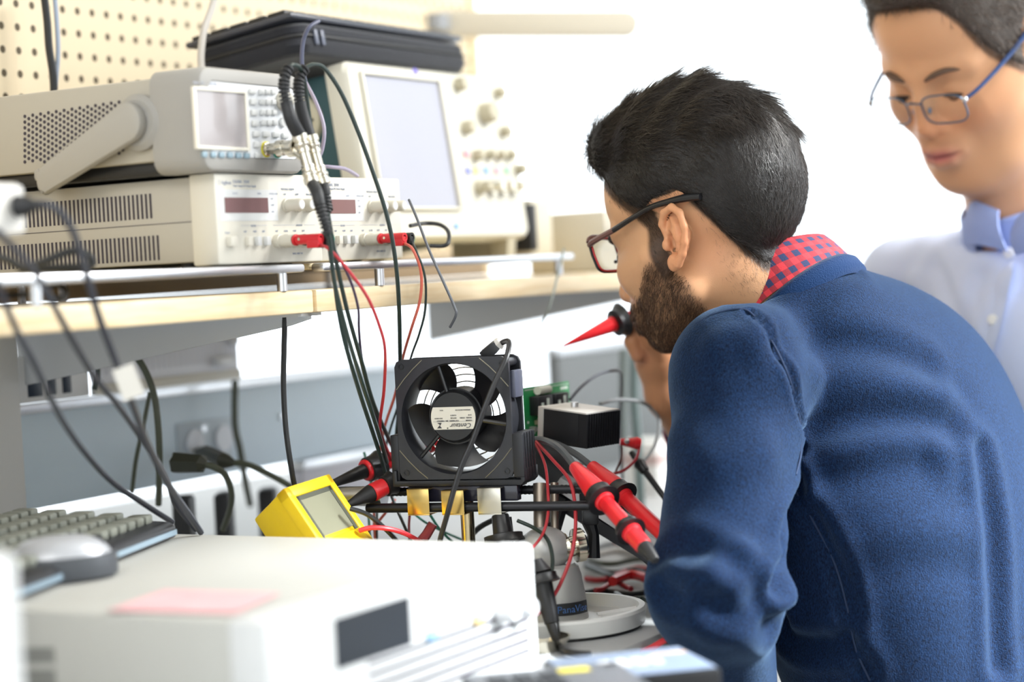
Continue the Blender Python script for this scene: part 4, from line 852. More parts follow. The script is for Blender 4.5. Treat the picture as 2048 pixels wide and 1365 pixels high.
probe((1127, 692, 2.15), (1294, 619, 2.205), [('tip', .0, .60, .0010, .0090, cr), ('flange', .60, .70, .0150, .0190, cbk), ('barrel', .68, 1.0, .0066, .0062, cr)], 'test_probe', 'red probe with fine tip held in the hand of the seated man', None)
cable([(700, 1018, 1.93), (735, 1030, 1.93), (770, 1058, 1.94), (800, 1090, 1.96), (830, 1130, 2.0)], .0024, cblk, 'black lead curving from the lower left probe under the rods')
cable([(718, 1062, 1.93), (745, 1056, 1.93), (785, 1060, 1.94), (825, 1075, 1.96), (870, 1105, 2.0)], .0024, mat('lead_red', '#d5343c', .4), 'red lead running right from the yellow meter')
single('sleeved_lead', MB().tube(pts((838, 1090, 1.98), (853, 1070, 1.98), (866, 1048, 1.98)), [.0055, .005, .0048], 8), mat('sleeve_dark_red', '#8f2f33', .5), 'short dark red sleeve of a lead beneath the fan clips', 'lead')
# big black hook probe and flared black probe by the vise
t = probe((1072, 1120, 1.87), (1116, 1292, 1.855), [('head', .0, .16, .006, .012, cbk), ('flange', .16, .28, .0155, .0180, cbk), ('barrel', .27, .75, .0098, .0070, cbk), ('tail', .74, 1.0, .0062, .0036, cbk)], 'hook_probe', 'large black hook probe leaning by the right end of the white instrument', None)
obj('lead', MB().tube([px(1115, 1288, 1.855), *[pz(x, y, DESKZ+.004) for x, y in ((1128, 1302), (1150, 1308), (1180, 1310))]], .0034, 8, smooth=6), cbk, t, world=True)
probe((1000, 1030, 1.94), (1016, 1130, 1.93), [('barrel', .0, .40, .0085, .0098, cbk), ('flange', .38, .56, .0190, .0215, cbk), ('stem', .56, 1.0, .008, .008, cbk)], 'hook_probe', 'flared black probe head standing under the right end of the rods', None)
# red and black wires falling to the vise
cable([(1070, 886, 2.0), (1090, 930, 1.97), (1096, 985, 1.94), (1096, 1030, 1.92), (1085, 1070, 1.90), (1062, 1100, 1.88)], .0015, mat('wire_red_b', '#b5323a', .4), 'thin red wire curving down left of the vise neck', name='test_wire', cat='wire')
cable([(1072, 884, 2.0), (1105, 920, 1.97), (1138, 960, 1.94), (1150, 1010, 1.92), (1150, 1070, 1.90), (1140, 1120, 1.89), (1115, 1180, 1.88), (1085, 1220, 1.87), (1050, 1250, 1.87)], .0018, mat('wire_red_b', '#b5323a', .4), 'thin red wire sweeping right across the vise body', name='test_wire', cat='wire')
cable([(1035, 1042, 1.93), (1070, 1058, 1.92), (1095, 1080, 1.90), (1105, 1120, 1.885), (1100, 1165, 1.88), (1090, 1195, 1.88)], .0019, cgrn, 'dark green wire curving over the vise body', name='test_wire', cat='wire')
cable([(1020, 1035, 1.945), (1024, 1070, 1.94), (1026, 1110, 1.94)], .0016, cblk, 'short black wire hanging by the flared probe', name='test_wire', cat='wire')
cable([(1370, 1262, 1.86), (1340, 1275, 1.86), (1300, 1298, 1.855), (1265, 1310, 1.85)], .0030, mat('lead_red', '#d5343c', .4), 'red lead lying before the tablet instrument, running to the sleeve')
# wires right of the heat sink
cable([(1140, 800, 2.12), (1165, 772, 2.14), (1200, 748, 2.18), (1235, 742, 2.22), (1243, 760, 2.25), (1240, 850, 2.3), (1245, 960, 2.32)], .0018, cgry, 'grey wire arching up behind the heat sink', name='test_wire', cat='wire')
cable([(1200, 808, 2.16), (1240, 800, 2.2), (1290, 808, 2.22), (1318, 840, 2.22), (1310, 890, 2.2), (1285, 925, 2.18), (1270, 935, 2.17)], .0020, mat('wire_mid_grey', '#77797a', .5), 'grey wire looping right of the heat sink', name='test_wire', cat='wire')
cable([(1248, 700, 2.5), (1246, 790, 2.5), (1246, 880, 2.5)], .006, mat('cable_grey_green', '#8b9794', .5), 'blurred grey green cable down the light grey panel, nearer the board')
cable([(1268, 710, 2.55), (1268, 800, 2.55), (1276, 900, 2.55), (1282, 1040, 2.55)], .006, mat('cable_teal_grey', '#7d908e', .5), 'blurred teal grey cable down the light grey panel, nearer the sleeve')
cl = thing('test_clip', 'small red test clip right of the heat sink', 'clip', px(1262, 888, 2.12)); 
obj('clip_body', MB().tube(pts((1240, 884, 2.12), (1256, 886, 2.12), (1274, 887, 2.115), (1282, 888, 2.115)), [.0035, .0045, .0068, .005], 10), cr, cl, world=True); obj('clip_screw', MB().sphere(px(1254, 883, 2.112), .003, 8, 6), steel, cl, world=True)
obj('wire', MB().tube(pts((1279, 893, 2.115), (1272, 918, 2.11), (1250, 940, 2.11), (1222, 950, 2.12)), .0016, 6, smooth=5), cred, cl, world=True); obj('wire', MB().tube(pts((1243, 888, 2.12), (1243, 915, 2.12), (1230, 948, 2.13)), .0012, 6, smooth=5), mat('wire_brown', '#6a3a33', .5), cl, world=True)
probe((1262, 905, 2.14), (1332, 1000, 2.1), [('head', .0, .25, .003, .004, cbk), ('barrel', .22, .42, .0066, .0050, cbk), ('tail', .4, 1.0, .0036, .0030, cbk)], 'clip_lead', 'black clip lead slanting from the red test clip to the sleeve', None)
# tangle of leads lying on the worktop behind the vise
TG = [(1172, 1158, 1300, 1140, cred, 'red lead in the tangle behind the vise, longest of the red ones'), (1190, 1175, 1262, 1172, cred, 'short red lead in the tangle beside the vise body'), (1225, 1160, 1330, 1152, cr, 'bright red lead in the tangle by the sleeve'), (1168, 1192, 1330, 1176, cblk, 'black lead in the tangle, closest to the tray base'), (1172, 1140, 1320, 1158, cgrn, 'dark green lead crossing the tangle of leads'), (1180, 1120, 1330, 1128, colv, 'olive lead at the back of the tangle'), (1165, 1105, 1310, 1112, clgt, 'pale grey lead at the back of the tangle'), (1185, 1098, 1330, 1090, cblk, 'black lead furthest back in the tangle'), (1230, 1090, 1322, 1100, cred, 'red lead furthest back in the tangle'), (1170, 1130, 1290, 1150, cgry, 'grey lead midway in the tangle'), (1232, 1185, 1320, 1216, cgrn, 'dark green lead running from the tangle toward the sleeve')]
for k, (x0, y0, x1, y1, m, lab) in enumerate(TG):
    r = .0030 if m is not cr else .0055; P = []
    for i in range(7):
        u = i/6; P.append(pz(x0+(x1-x0)*u, y0+(y1-y0)*u+7*sin(3.1*u*2+k*1.3), DESKZ+r+.0005+.0035*(k % 3)))
    single('lead', MB().tube(P, r, 8, smooth=6), m, lab, 'lead', 'leads tangled behind the vise')
for k, (P, r, m, lab) in enumerate(((((720, 1080, 2.1), (760, 1040, 2.08), (790, 1000, 2.06)), .0015, mat('wire_orange_red', '#c8604e', .45), 'orange red wire slanting behind the rods at left'), (((820, 1095, 2.1), (818, 1050, 2.06), (822, 1010, 2.02)), .0014, cred, 'short red wire under the first zinc clip'), (((770, 960, 2.06), (790, 1010, 2.04), (812, 1060, 2.04), (830, 1100, 2.05)), .0016, cblk, 'black wire curving behind the rods at left'), (((820, 1020, 2.06), (850, 1045, 2.07), (900, 1070, 2.1), (950, 1090, 2.12)), .0013, mat('wire_green', '#2f7f68', .5), 'thin green wire under the clips'), (((860, 1030, 2.04), (880, 1060, 2.05), (905, 1085, 2.06)), .0014, mat('wire_green', '#2f7f68', .5), 'thin green wire beside the pole'), (((930, 1085, 2.08), (960, 1055, 2.06), (1000, 1035, 2.04)), .0030, cblk, 'black wire slanting right of the pole'), (((728, 905, 2.1), (742, 965, 2.1), (736, 1010, 2.1), (742, 1090, 2.1)), .0013, mat('wire_green', '#2f7f68', .5), 'thin green wire left of the fan cradle'))): cable(list(P), r, m, lab, None, 'test_wire', 'wire', 5)

# ------------------------------------------------------------------ far background
t = thing('grab_rail', 'round-ended beige rail standing out beyond the pegboard end', 'rail', B(2.60, WALLN+.02, 1.53))
Pm = [px(860, 46, 2.9), px(1279, 46, 2.9)]; ln_ = (Pm[1]-Pm[0]).length; mm = MB().prism([(x, z) for x, z in rrect(0, ln_, -.0195, .0195, .019, 8)], -.02, .0, .003, ax='y'); R_ = (Pm[1]-Pm[0]).normalized(); U_ = (Uv-R_*Uv.dot(R_)).normalized(); Nn_ = R_.cross(U_)
mm2 = MB(); mm2.add([Pm[0]+R_*v[0]+U_*v[2]-Nn_*v[1] for v in mm.v], mm.f); obj('rail', mm2, mat('rail_beige', '#c9c2b2', .5), t, world=True)
obj('bracket', MB().tube([px(872, 30, 2.9), px(872, 62, 2.9)], .02, 12), mat('rail_bracket', '#8f9296', .5), t, world=True)
t = thing('equipment_case', 'small beige case with a black end on the shelf right of the oscilloscope', 'case', B(2.20, -1.235, RACKZ), BROT)
w_, h0 = fr(t, 1052, 395)[0], fr(t, 1000, 398)[1]; q0 = fr(t, 950, 440)[0]
obj('body', MB().box(0, max(w_, .06), .0, .12, .0, max(.03, h0), .004), mat('case_beige', '#cfc8b4', .55), t); obj('end_panel', MB().box(-.004, .012, -.004, .06, .006, max(.03, h0)-.006, .003), dark, t); obj('base_runner', MB().box(.01, .05, .01, .1, -.0, .001), dark, t)
for i, (w0, lab, wd) in enumerate(((2.36, 'grey ribbed instrument with a dark curved handle on the far shelf', .10), (2.58, 'pale instrument with a dark curved handle at the far end of the shelf', .12))):
    t = thing('ribbed_instrument', lab, 'instrument', B(w0, -1.21, SHZ), BROT)
    m = MB().box(0, wd, 0, .12, .0, .082, .004)
    for k in range(7): m.box(.012+k*wd/9, .018+k*wd/9, -.003, 0, .05, .078)
    obj('body', m, mat('ribbed_beige', '#d5cfc0', .55), t); obj('handle', MB().tube([(-.01, -.012, .02), (-.006, -.016, .045), (wd*.3, -.02, .052), (wd*.7, -.018, .042), (wd*1.02, -.012, .02)], [.010, .009, .006, .005, .004], 8, smooth=5), dark, t)
t = thing('paper_roll', 'white rounded bundle of paper on the far shelf behind the head', 'paper', B(2.28, -1.16, SHZ), BROT)
obj('sheet', MB().tube([(0, 0, .022), (.22, .01, .024)], .022, 20), mat('paper_white', '#f4f4f2', .7), t)
t = thing('white_box', 'blurred white box on the worktop behind the heat sink by the sleeve', 'box', pz(1296, 880, DESKZ+.08)-Vector((0, 0, .08)), BROT)
obj('body', MB().box(-.03, .03, -.03, .03, 0, .08, .004), mat('box_white', '#f2f1ee', .6), t); obj('stripe', MB().box(-.0305, .0305, -.0305, .0305, .045, .058), mat('box_pink', '#c9a6a2', .6), t)
# ------------------------------------------------------------------ people : signed distance sculpting
f32 = np.float32
def V3(*a): return np.array(a, f32)
def smin(a, b, k):
    h = np.clip(.5+.5*(b-a)/k, 0, 1); return b+(a-b)*h-k*h*(1-h)
def smax(a, b, k): return -smin(-a, -b, k)
def cone(P, a, b, r0, r1):
    a = np.asarray(a, f32); b = np.asarray(b, f32); ab = b-a; t = np.clip(((P-a)@ab)/max(float(ab@ab), 1e-9), 0, 1)
    q = P-a-t[:, None]*ab; return np.sqrt((q*q).sum(1))-(r0+(r1-r0)*t)
def sph(P, c, r): q = P-np.asarray(c, f32); return np.sqrt((q*q).sum(1))-r
def ell(P, c, r, R=None):
    q = P-np.asarray(c, f32)
    if R is not None: q = q@R
    r = np.asarray(r, f32); k0 = np.sqrt(((q/r)**2).sum(1)); k1 = np.sqrt(((q/(r*r))**2).sum(1))+1e-9; return k0*(k0-1)/k1
def chain(P, pts_, rs, k=.004):
    d = None
    for a, b, r0, r1 in zip(pts_, pts_[1:], rs, rs[1:]):
        q = cone(P, a, b, r0, r1); d = q if d is None else smin(d, q, k)
    return d
def surface(fn, lo, hi, h, band=3):
    lo = np.asarray(lo, float); hi = np.asarray(hi, float); F = 4
    n = np.ceil((hi-lo)/(h*F)).astype(int)+1
    ax = [(lo[i]+np.arange(n[i])*h*F+h*(F-1)/2).astype(f32) for i in range(3)]
    G = np.stack(np.meshgrid(*ax, indexing='ij'), -1).reshape(-1, 3); dc = fn(G).reshape(n)
    act = np.abs(dc) < h*F*1.9
    val = np.repeat(np.repeat(np.repeat(dc, F, 0), F, 1), F, 2).astype(f32); am = np.repeat(np.repeat(np.repeat(act, F, 0), F, 1), F, 2)
    idx = np.argwhere(am); val[am] = fn((lo+idx*h).astype(f32))
    for i in range(3):
        s = [slice(None)]*3; s[i] = 0; val[tuple(s)] = h; s[i] = -1; val[tuple(s)] = h
    ins = val < 0; N = np.array(val.shape); c = N-1
    acc = np.zeros((*c, 3), f32); cnt = np.zeros(c, f32); edges = []
    for a in range(3):
        s0 = [slice(None)]*3; s1 = [slice(None)]*3; s0[a] = slice(0, -1); s1[a] = slice(1, None)
        A, Bv = val[tuple(s0)], val[tuple(s1)]; x = (ins[tuple(s0)] != ins[tuple(s1)]); e = np.argwhere(x); edges.append((a, e))
        if not len(e): continue
        va = A[x]; vb = Bv[x]; t = va/(va-vb); p = e.astype(f32); p[:, a] += t
        o1, o2 = [i for i in range(3) if i != a]
        for d1 in (0, -1):
            for d2 in (0, -1):
                q = e.copy(); q[:, o1] += d1; q[:, o2] += d2; ok = ((q >= 0) & (q < c)).all(1); qq = q[ok]
                np.add.at(acc, tuple(qq.T), p[ok]); np.add.at(cnt, tuple(qq.T), 1)
    m = cnt > 0; vid = -np.ones(c, int); vid[m] = np.arange(m.sum()); V = lo+acc[m]/cnt[m][:, None]*h; Q = []
    for a, e in edges:
        if not len(e): continue
        o1, o2 = [(1, 2), (2, 0), (0, 1)][a]; ok = (e[:, o1] > 0) & (e[:, o2] > 0) & (e[:, o1] < c[o1]) & (e[:, o2] < c[o2]); e = e[ok]
        def g(d1, d2): q = e.copy(); q[:, o1] += d1; q[:, o2] += d2; return vid[tuple(q.T)]
        quad = np.stack([g(-1, -1), g(0, -1), g(0, 0), g(-1, 0)], 1); fl = ~ins[tuple(e.T)]; quad[fl] = quad[fl][:, ::-1]; Q.append(quad)
    return V, np.concatenate(Q)
def np_mesh(name, V, Q, attr=None, uv=None):
    me = bpy.data.meshes.new(name); k = Q.shape[1]; me.vertices.add(len(V)); me.vertices.foreach_set('co', np.asarray(V, f32).ravel())
    me.loops.add(Q.size); me.loops.foreach_set('vertex_index', Q.astype(np.int32).ravel()); me.polygons.add(len(Q)); me.polygons.foreach_set('loop_start', np.arange(0, Q.size, k, dtype=np.int32))
    me.update(); me.validate()
    if attr is not None:
        at = me.attributes.new('tint', 'FLOAT_COLOR', 'POINT'); at.data.foreach_set('color', np.concatenate([attr, np.ones((len(attr), 1))], 1).astype(f32).ravel())
    return me
def put(name, me, m, parent, smooth=True):
    me.materials.append(m); me.polygons.foreach_set('use_smooth', [smooth]*len(me.polygons)); o = bpy.data.objects.new(name, me); COL.objects.link(o); o.parent = parent
    me.transform(mtx(parent).inverted()); WM[o.name] = mtx(parent).copy(); return o
def vnormals(V, Q):
    n = np.cross(V[Q[:, 2]]-V[Q[:, 0]], V[Q[:, 3]]-V[Q[:, 1]]); N = np.zeros_like(V)
    for i in range(4): np.add.at(N, Q[:, i], n)
    return N/(np.linalg.norm(N, axis=1, keepdims=True)+1e-12)
def smooth_v(V, Q, it=2, lam=.5):
    for _ in range(it):
        S = np.zeros_like(V); c = np.zeros(len(V))
        for i in range(4):
            a, b = Q[:, i], Q[:, (i+1) % 4]; np.add.at(S, a, V[b]); np.add.at(S, b, V[a]); np.add.at(c, a, 1); np.add.at(c, b, 1)
        V = V+lam*(S/np.maximum(c, 1)[:, None]-V)
    return V
def tint_mat(name, rough=.5, sub=.0, bump=0, bscale=300, spec=.22):
    m = mat(name, '#b08060', rough, sub=sub, bump=bump, bscale=bscale, spec=spec); nt = m.node_tree; a = nt.nodes.new('ShaderNodeAttribute'); a.attribute_name = 'tint'
    nt.links.new(a.outputs['Color'], nt.nodes['Principled BSDF'].inputs['Base Color']); return m
lin = lambda h: np.array(C(h)[:3])
def sstep(a, b, x): t = np.clip((x-a)/(b-a), 0, 1); return t*t*(3-2*t)

def ear_sdf(P, e=V3(-.010, .0755, .001)):
    wf = V3(.965, -.17, .20); wf /= np.linalg.norm(wf); up = V3(-.20, .06, .97); up -= wf*(up@wf); up /= np.linalg.norm(up); nn = np.cross(up, wf)
    if nn[1] < 0: nn = -nn
    q = (P-e)/.95; L = np.stack([q@wf, q@up, q@nn], 1); Z = lambda a, b, c=0.: V3(a, b, c)
    hx = [Z(.010, .003, .001), Z(.0125, .016, .004), Z(.006, .028, .006), Z(-.006, .033, .007), Z(-.017, .027, .008), Z(-.0215, .012, .008), Z(-.0195, -.004, .007), Z(-.014, -.016, .006), Z(-.006, -.026, .005)]
    d = chain(L, hx, [.0032, .0038, .0042, .0042, .0040, .0038, .0038, .0042, .0050], .002)
    d = smin(d, ell(L, Z(-.005, .004, .000), V3(.016, .026, .0030)), .002)
    d = smin(d, ell(L, Z(.001, -.025, .004), V3(.0085, .0095, .0042)), .004)
    d = smin(d, chain(L, [Z(-.001, .021, .003), Z(-.009, .013, .0055), Z(-.0115, .001, .006), Z(-.0075, -.011, .0055)], [.003, .0035, .0035, .0035], .002), .002)
    d = smin(d, cone(L, Z(.004, .0, -.012), Z(-.006, .004, -.002), .012, .012), .006)
    d = smax(d, -ell(L, Z(.0005, -.004, .006), V3(.0085, .0120, .0110)), .0015)
    d = smax(d, -chain(L, [Z(.005, .019, .0075), Z(-.006, .0245, .0085), Z(-.0145, .017, .0095), Z(-.0165, .006, .009)], [.0030, .0030, .0028, .0024], .001), .0015)
    d = smin(d, ell(L, Z(.0095, -.006, .003), V3(.005, .0065, .005)), .003)
    return d
def head_sdf(P, g):
    A = P.copy(); A[:, 1] = np.abs(A[:, 1]); cx = g.get('chinx', .078); cz = g.get('chin', -.100); nx = g.get('nose', .112); fat = g.get('fat', 0)
    d = ell(P, V3(-.014, 0, .054), V3(.098, .0765, .088))
    d = smin(d, ell(P, V3(.048, 0, .060), V3(.044, .060, .052)), .03)
    d = smin(d, ell(P, V3(.034, 0, -.020), V3(.058, .060+fat, .072)), .03)
    d = smin(d, cone(A, V3(.0, .050+fat, -.048), V3(cx-.008, .014, cz+.012), .020, .018), .022)
    d = smin(d, ell(P, V3(cx, 0, cz+.014), V3(.016, .022, .017)), .014)
    d = smin(d, cone(A, V3(.064, .040, -.016), V3(.03, .060, -.008), .020, .014), .02)
    d = smin(d, cone(A, V3(.084, .010, .023), V3(.070, .044, .026), .012, .011), .012)
    d = smin(d, ell(P, V3(.083, 0, -.052), V3(.018, .027, .026)), .014)
    d = smax(d, -sph(A, V3(.104, .031, .004), .0155), .012)
    d = smin(d, sph(A, V3(.0735, .031, .003), .0142), .003)
    d = smin(d, chain(P, [V3(.088, 0, .020), V3(.097, 0, -.006), V3(nx-.008, 0, -.028)], [.008, .0085, .0115], .006), .008)
    d = smin(d, ell(A, V3(nx-.018, .0125, -.033), V3(.010, .0075, .007)), .005)
    d = smax(d, -ell(A, V3(nx-.016, .0065, -.041), V3(.006, .0035, .004)), .002)
    d = smin(d, chain(A, [V3(.0985, 0, -.0555), V3(.094, .014, -.0575), V3(.086, .023, -.060)], [.0062, .0052, .003], .003), .004)
    d = smin(d, chain(A, [V3(.0965, 0, -.0675), V3(.0925, .012, -.0665), V3(.086, .021, -.062)], [.0075, .0062, .003], .003), .004)
    d = smax(d, -chain(A, [V3(.106, 0, -.0612), V3(.099, .014, -.0612), V3(.090, .024, -.0605)], [.0013, .0012, .001], .001), .0025)
    d = smin(d, cone(P, V3(-.020, 0, -.03), V3(-.012, 0, -.10), .056, .050), .03) if g.get('neckstub') else d
    if fat > .01: d = smin(d, ell(P, V3(.036, 0, -.088), V3(.042, .056, .032)), .03)
    return d
def add_ears(d, P):
    A = P.copy(); A[:, 1] = np.abs(A[:, 1]); m = (np.abs(A[:, 0]+.01) < .04) & (A[:, 1] > .055) & (np.abs(A[:, 2]) < .055)
    if m.any(): d = d.copy(); d[m] = smin(d[m], ear_sdf(A[m]), .003)
    return d
def frame3(f, l, u): return np.array([list(f), list(l), list(u)], f32).T
def head_axes(yaw_f, pitch, roll=0):
    """yaw_f: unit horizontal facing vector (x,y)"""
    fx, fy = yaw_f; c, s = cos(pitch), sin(pitch); f = Vector((fx*c, fy*c, -s)); u = Vector((fx*s, fy*s, c)); l = Vector((-fy, fx, 0))
    q = Matrix.Rotation(roll, 3, f); return f, q @ l, q @ u
def strands(name, parent, m, R, N, D, L, w, K=4, curl=.0, lift0=.6, lift1=.1, jit=.25):
    """R roots, N normals, D direction, L lengths : many tapering hairs in one mesh"""
    n = len(R); D = D-N*(D*N).sum(1, keepdims=True); D /= np.linalg.norm(D, axis=1, keepdims=True)+1e-9
    D = D+rng.normal(0, jit, (n, 3)); D -= N*(D*N).sum(1, keepdims=True)*.8; D /= np.linalg.norm(D, axis=1, keepdims=True)+1e-9
    S = np.cross(D, N); S /= np.linalg.norm(S, axis=1, keepdims=True)+1e-9; p = R-N*.0008; rows = []; ph = rng.uniform(0, 6.28, n)
    for k in range(K+1):
        r = (w*(1-.85*k/K))[:, None]
        for j in range(3):
            a = 2*pi*j/3; rows.append(p+S*cos(a)*r+N*sin(a)*r)
        lf = lift0+(lift1-lift0)*k/K; dd = D*(1-abs(lf))+N*lf+S*(curl*np.sin(ph+k*1.7))[:, None]; dd /= np.linalg.norm(dd, axis=1, keepdims=True); p = p+dd*(L/K)[:, None]
    V = np.stack(rows, 1).reshape(-1, 3); nv = (K+1)*3; base = np.arange(n)[:, None]*nv; q = []
    for k in range(K):
        for j in range(3): q.append(np.stack([base[:, 0]+k*3+j, base[:, 0]+k*3+(j+1) % 3, base[:, 0]+(k+1)*3+(j+1) % 3, base[:, 0]+(k+1)*3+j], 1))
    return put(name, np_mesh(name, V, np.concatenate(q)), m, parent)
def sample(V, Q, Nn, wts, n):
    c = V[Q].mean(1); ar = np.linalg.norm(np.cross(V[Q[:, 2]]-V[Q[:, 0]], V[Q[:, 3]]-V[Q[:, 1]]), axis=1)*wts[Q].mean(1); i = rng.choice(len(Q), n, p=ar/ar.sum())
    a, b = rng.random((2, n, 1)); q = Q[i]; P = (1-a)*(1-b)*V[q[:, 0]]+a*(1-b)*V[q[:, 1]]+a*b*V[q[:, 2]]+(1-a)*b*V[q[:, 3]]; N = Nn[q].mean(1); N /= np.linalg.norm(N, axis=1, keepdims=True)+1e-9; return P, N
def bvh_of(V, Q): return BVHTree.FromPolygons([Vector(v) for v in V], [tuple(q) for q in Q])
def hit(bv, x, y, off=0.):
    r = bv.ray_cast(CAM, ray(x, y).normalized()); return None if r[0] is None else np.array(r[0]-ray(x, y).normalized()*off)
def creases(V, Q, bv, items):
    N = vnormals(V, Q)
    for pp, amp, sig in items:
        H = [hit(bv, *p) for p in pp]; H = [h for h in H if h is not None]
        if len(H) < 2: continue
        H = np.array([list(q) for q in catmull([Vector(h) for h in H], 6)]); d = np.full(len(V), 9.)
        for a, b in zip(H, H[1:]):
            ab = b-a; t = np.clip(((V-a)@ab)/(ab@ab+1e-12), 0, 1); d = np.minimum(d, np.linalg.norm(V-a-t[:, None]*ab, axis=1))
        x = d/sig; V = V+N*(amp*(np.exp(-x*x)-.55*np.exp(-((x-1.7)/.9)**2)))[:, None]
    return V
def local_box(lo, hi, H, R, fn, h):
    """evaluate fn (taking world points) in a box given in the head frame"""
    g = lambda L: fn(L, L@R.T+H)
    V, Q = surface(g, lo, hi, h); return V, Q, V@R.T.astype(float)+H

def band(name, RC, na, ub, rows_hr, m, parent, n=64, a0=0, a1=2*pi, uvscale=None, shape=None):
    """rows (height, radius) swept round the neck axis"""
    na = na.normalized(); ub = (ub-na*ub.dot(na)).normalized(); w = na.cross(ub); closed = abs(a1-a0-2*pi) < 1e-3; cols = n if closed else n+1; V = []
    for h, r in rows_hr:
        for k in range(cols):
            a = a0+(a1-a0)*k/n; rr, hh = (r, h) if shape is None else shape(a, r, h); V.append(RC+na*hh+ub*cos(a)*rr+w*sin(a)*rr)
    F = []; L = len(rows_hr)
    for i in range(L-1):
        for k in range(n): F.append((i*cols+k, i*cols+(k+1) % cols, (i+1)*cols+(k+1) % cols, (i+1)*cols+k))
    me = bpy.data.meshes.new(name); me.from_pydata(V, [], F)
    if uvscale:
        uv = me.uv_layers.new(name='UVMap'); acc = [0]
        for (h0, r0), (h1, r1) in zip(rows_hr, rows_hr[1:]): acc.append(acc[-1]+sqrt((h1-h0)**2+(r1-r0)**2))
        for p in me.polygons:
            i, k = divmod(p.index, n)
            for li, (di, dk) in zip(p.loop_indices, ((0, 0), (0, 1), (1, 1), (1, 0))): uv.data[li].uv = ((a0+(a1-a0)*(k+dk)/n)*.07/uvscale, acc[i+di]/uvscale)
    o = put(name, me, m, parent); return o
# ---------------------------------------------------------------- man in the blue sweater
YA = rad(37); f1, l1, u1 = head_axes((-cos(YA), sin(YA)), rad(12)); H1 = np.array(px(1413, 482, 2.045)); R1 = frame3(f1, l1, u1)
ft = Vector((-.8, .6, 0)); rt1 = Vector((.6, .8, 0)); A3 = lambda *a: np.array(px(*a), f32)
RC1 = px(1556, 590, 2.055); na1 = (ft*.62+Vector((0, 0, .78))).normalized(); C7 = np.array(RC1-na1*.03, f32)
SL, SR = A3(1482, 750, 1.945), A3(1815, 722, 2.21); EL, ER = A3(1428, 1185, 1.85), A3(1510, 1005, 2.38); WL, WR = A3(1490, 1490, 1.99), A3(1336, 790, 2.235)
PV = A3(1890, 1440, 2.08); sp = px(1640, 600, 2.05)-Vector(PV.tolist()); sp.normalize(); bk = (-ft-sp*(-ft).dot(sp)).normalized(); rg = sp.cross(bk); RT = frame3(rg, bk, sp)
def torso1(P, e):
    d = ell(P, A3(1785, 930, 2.075), V3(.165+e, .108+e, .205+e), RT)
    d = smin(d, ell(P, A3(1870, 900, 2.12), V3(.125+e, .085+e, .15+e), RT), .05)
    d = smin(d, ell(P, A3(1850, 1160, 2.08), V3(.160+e, .122+e, .22+e), RT), .06)
    d = smin(d, ell(P, PV, V3(.165+e, .125+e, .13+e), RT), .06)
    d = smin(d, ell(P, A3(1720, 1230, 2.0), V3(.085+e, .10+e, .19+e), RT), .05)
    for S in (SL, SR): d = smin(d, cone(P, A3(1600, 680, 2.065), S, .060+e, .056+e), .035)
    d = smin(d, cone(P, np.array(RC1-na1*.055, f32), A3(1720, 800, 2.07), .082+e, .09+e), .03)
    return d
def arm1(P, S, E, W, e, k=.018):
    d = smin(cone(P, S, E, .061+e, .052+e), cone(P, E, W, .050+e, .032+e), k); return smin(d, sph(P, E, .053+e), k)
t1 = thing('person', 'seated man with dark hair, beard and red-rimmed glasses in a blue sweater, seen from behind', 'person', (PV[0], PV[1], 0))
skin1 = tint_mat('skin_tan', .42, .08, .12, 900)
def body_head1(L, P):
    d = head_sdf(L, dict(chin=-.093, chinx=.069, nose=.113)); nk = cone(P, H1+np.array(f1)*-.022+np.array(u1)*-.035, C7, .050, .054)
    nk = smin(nk, cone(P, H1+np.array(f1)*.02+np.array(u1)*-.06, A3(1530, 650, 2.07), .040, .044), .02)
    d = smin(d, nk, .016); return add_ears(d, L)
Lv, Qh, Vh = local_box((-.19, -.115, -.21), (.14, .115, .17), H1, R1, body_head1, .0018)
ax_ = np.abs(Lv[:, 1])
zh = np.interp(Lv[:, 0], [-.12, -.09, -.069, -.059, -.0475, -.034, -.020, .006, .016, .024, .034, .050, .062, .078, .09], [-.042, -.052, -.050, -.030, .006, .032, .042, .030, .016, .020, .034, .050, .064, .082, .1])
hm1 = sstep(-.006, .006, Lv[:, 2]-zh)
sb = sstep(.004, .009, Lv[:, 0])*sstep(.027, .021, Lv[:, 0])*sstep(-.045, -.03, Lv[:, 2])*sstep(.04, .03, Lv[:, 2])
zc = np.interp(Lv[:, 0], [-.02, .0, .012, .026, .04, .058, .075, .09, .1], [-.045, -.034, -.018, -.013, -.022, -.040, -.047, -.043, -.043]); xb = np.interp(Lv[:, 2], [-.135, -.115, -.095, -.06, -.03], [.060, .028, .008, -.010, -.006])
bd = sstep(-.005, .006, zc-Lv[:, 2])*sstep(-.006, .007, Lv[:, 0]-xb)*sstep(-.128, -.112, Lv[:, 2])
bd = bd*(1-sstep(.011, .004, np.sqrt(((Lv[:, 0]-.098)/1.4)**2+(np.abs(Lv[:, 1])/2.6)**2+(Lv[:, 2]+.0615)**2)))
isear = (ax_ > .0725) & (np.abs(Lv[:, 0]+.012) < .034) & (np.abs(Lv[:, 2]) < .046); hm1[isear] = 0; sb[isear & (Lv[:, 0] < .004)] = 0; bd[isear & (Lv[:, 2] > -.03)] = 0
nape = sstep(-.085, -.05, Lv[:, 2])*sstep(-.03, -.06, Lv[:, 0])*.14
base = lin('#cf9f78')[None]*np.ones((len(Lv), 1)); red = np.clip(isear*.35+np.exp(-((Lv[:, 0]-.1)**2+(Lv[:, 2]+.03)**2)/.0004)*.3+np.exp(-((Lv[:, 0]+.035)**2+(Lv[:, 2]+.02)**2)/.0012)*.35, 0, 1)[:, None]
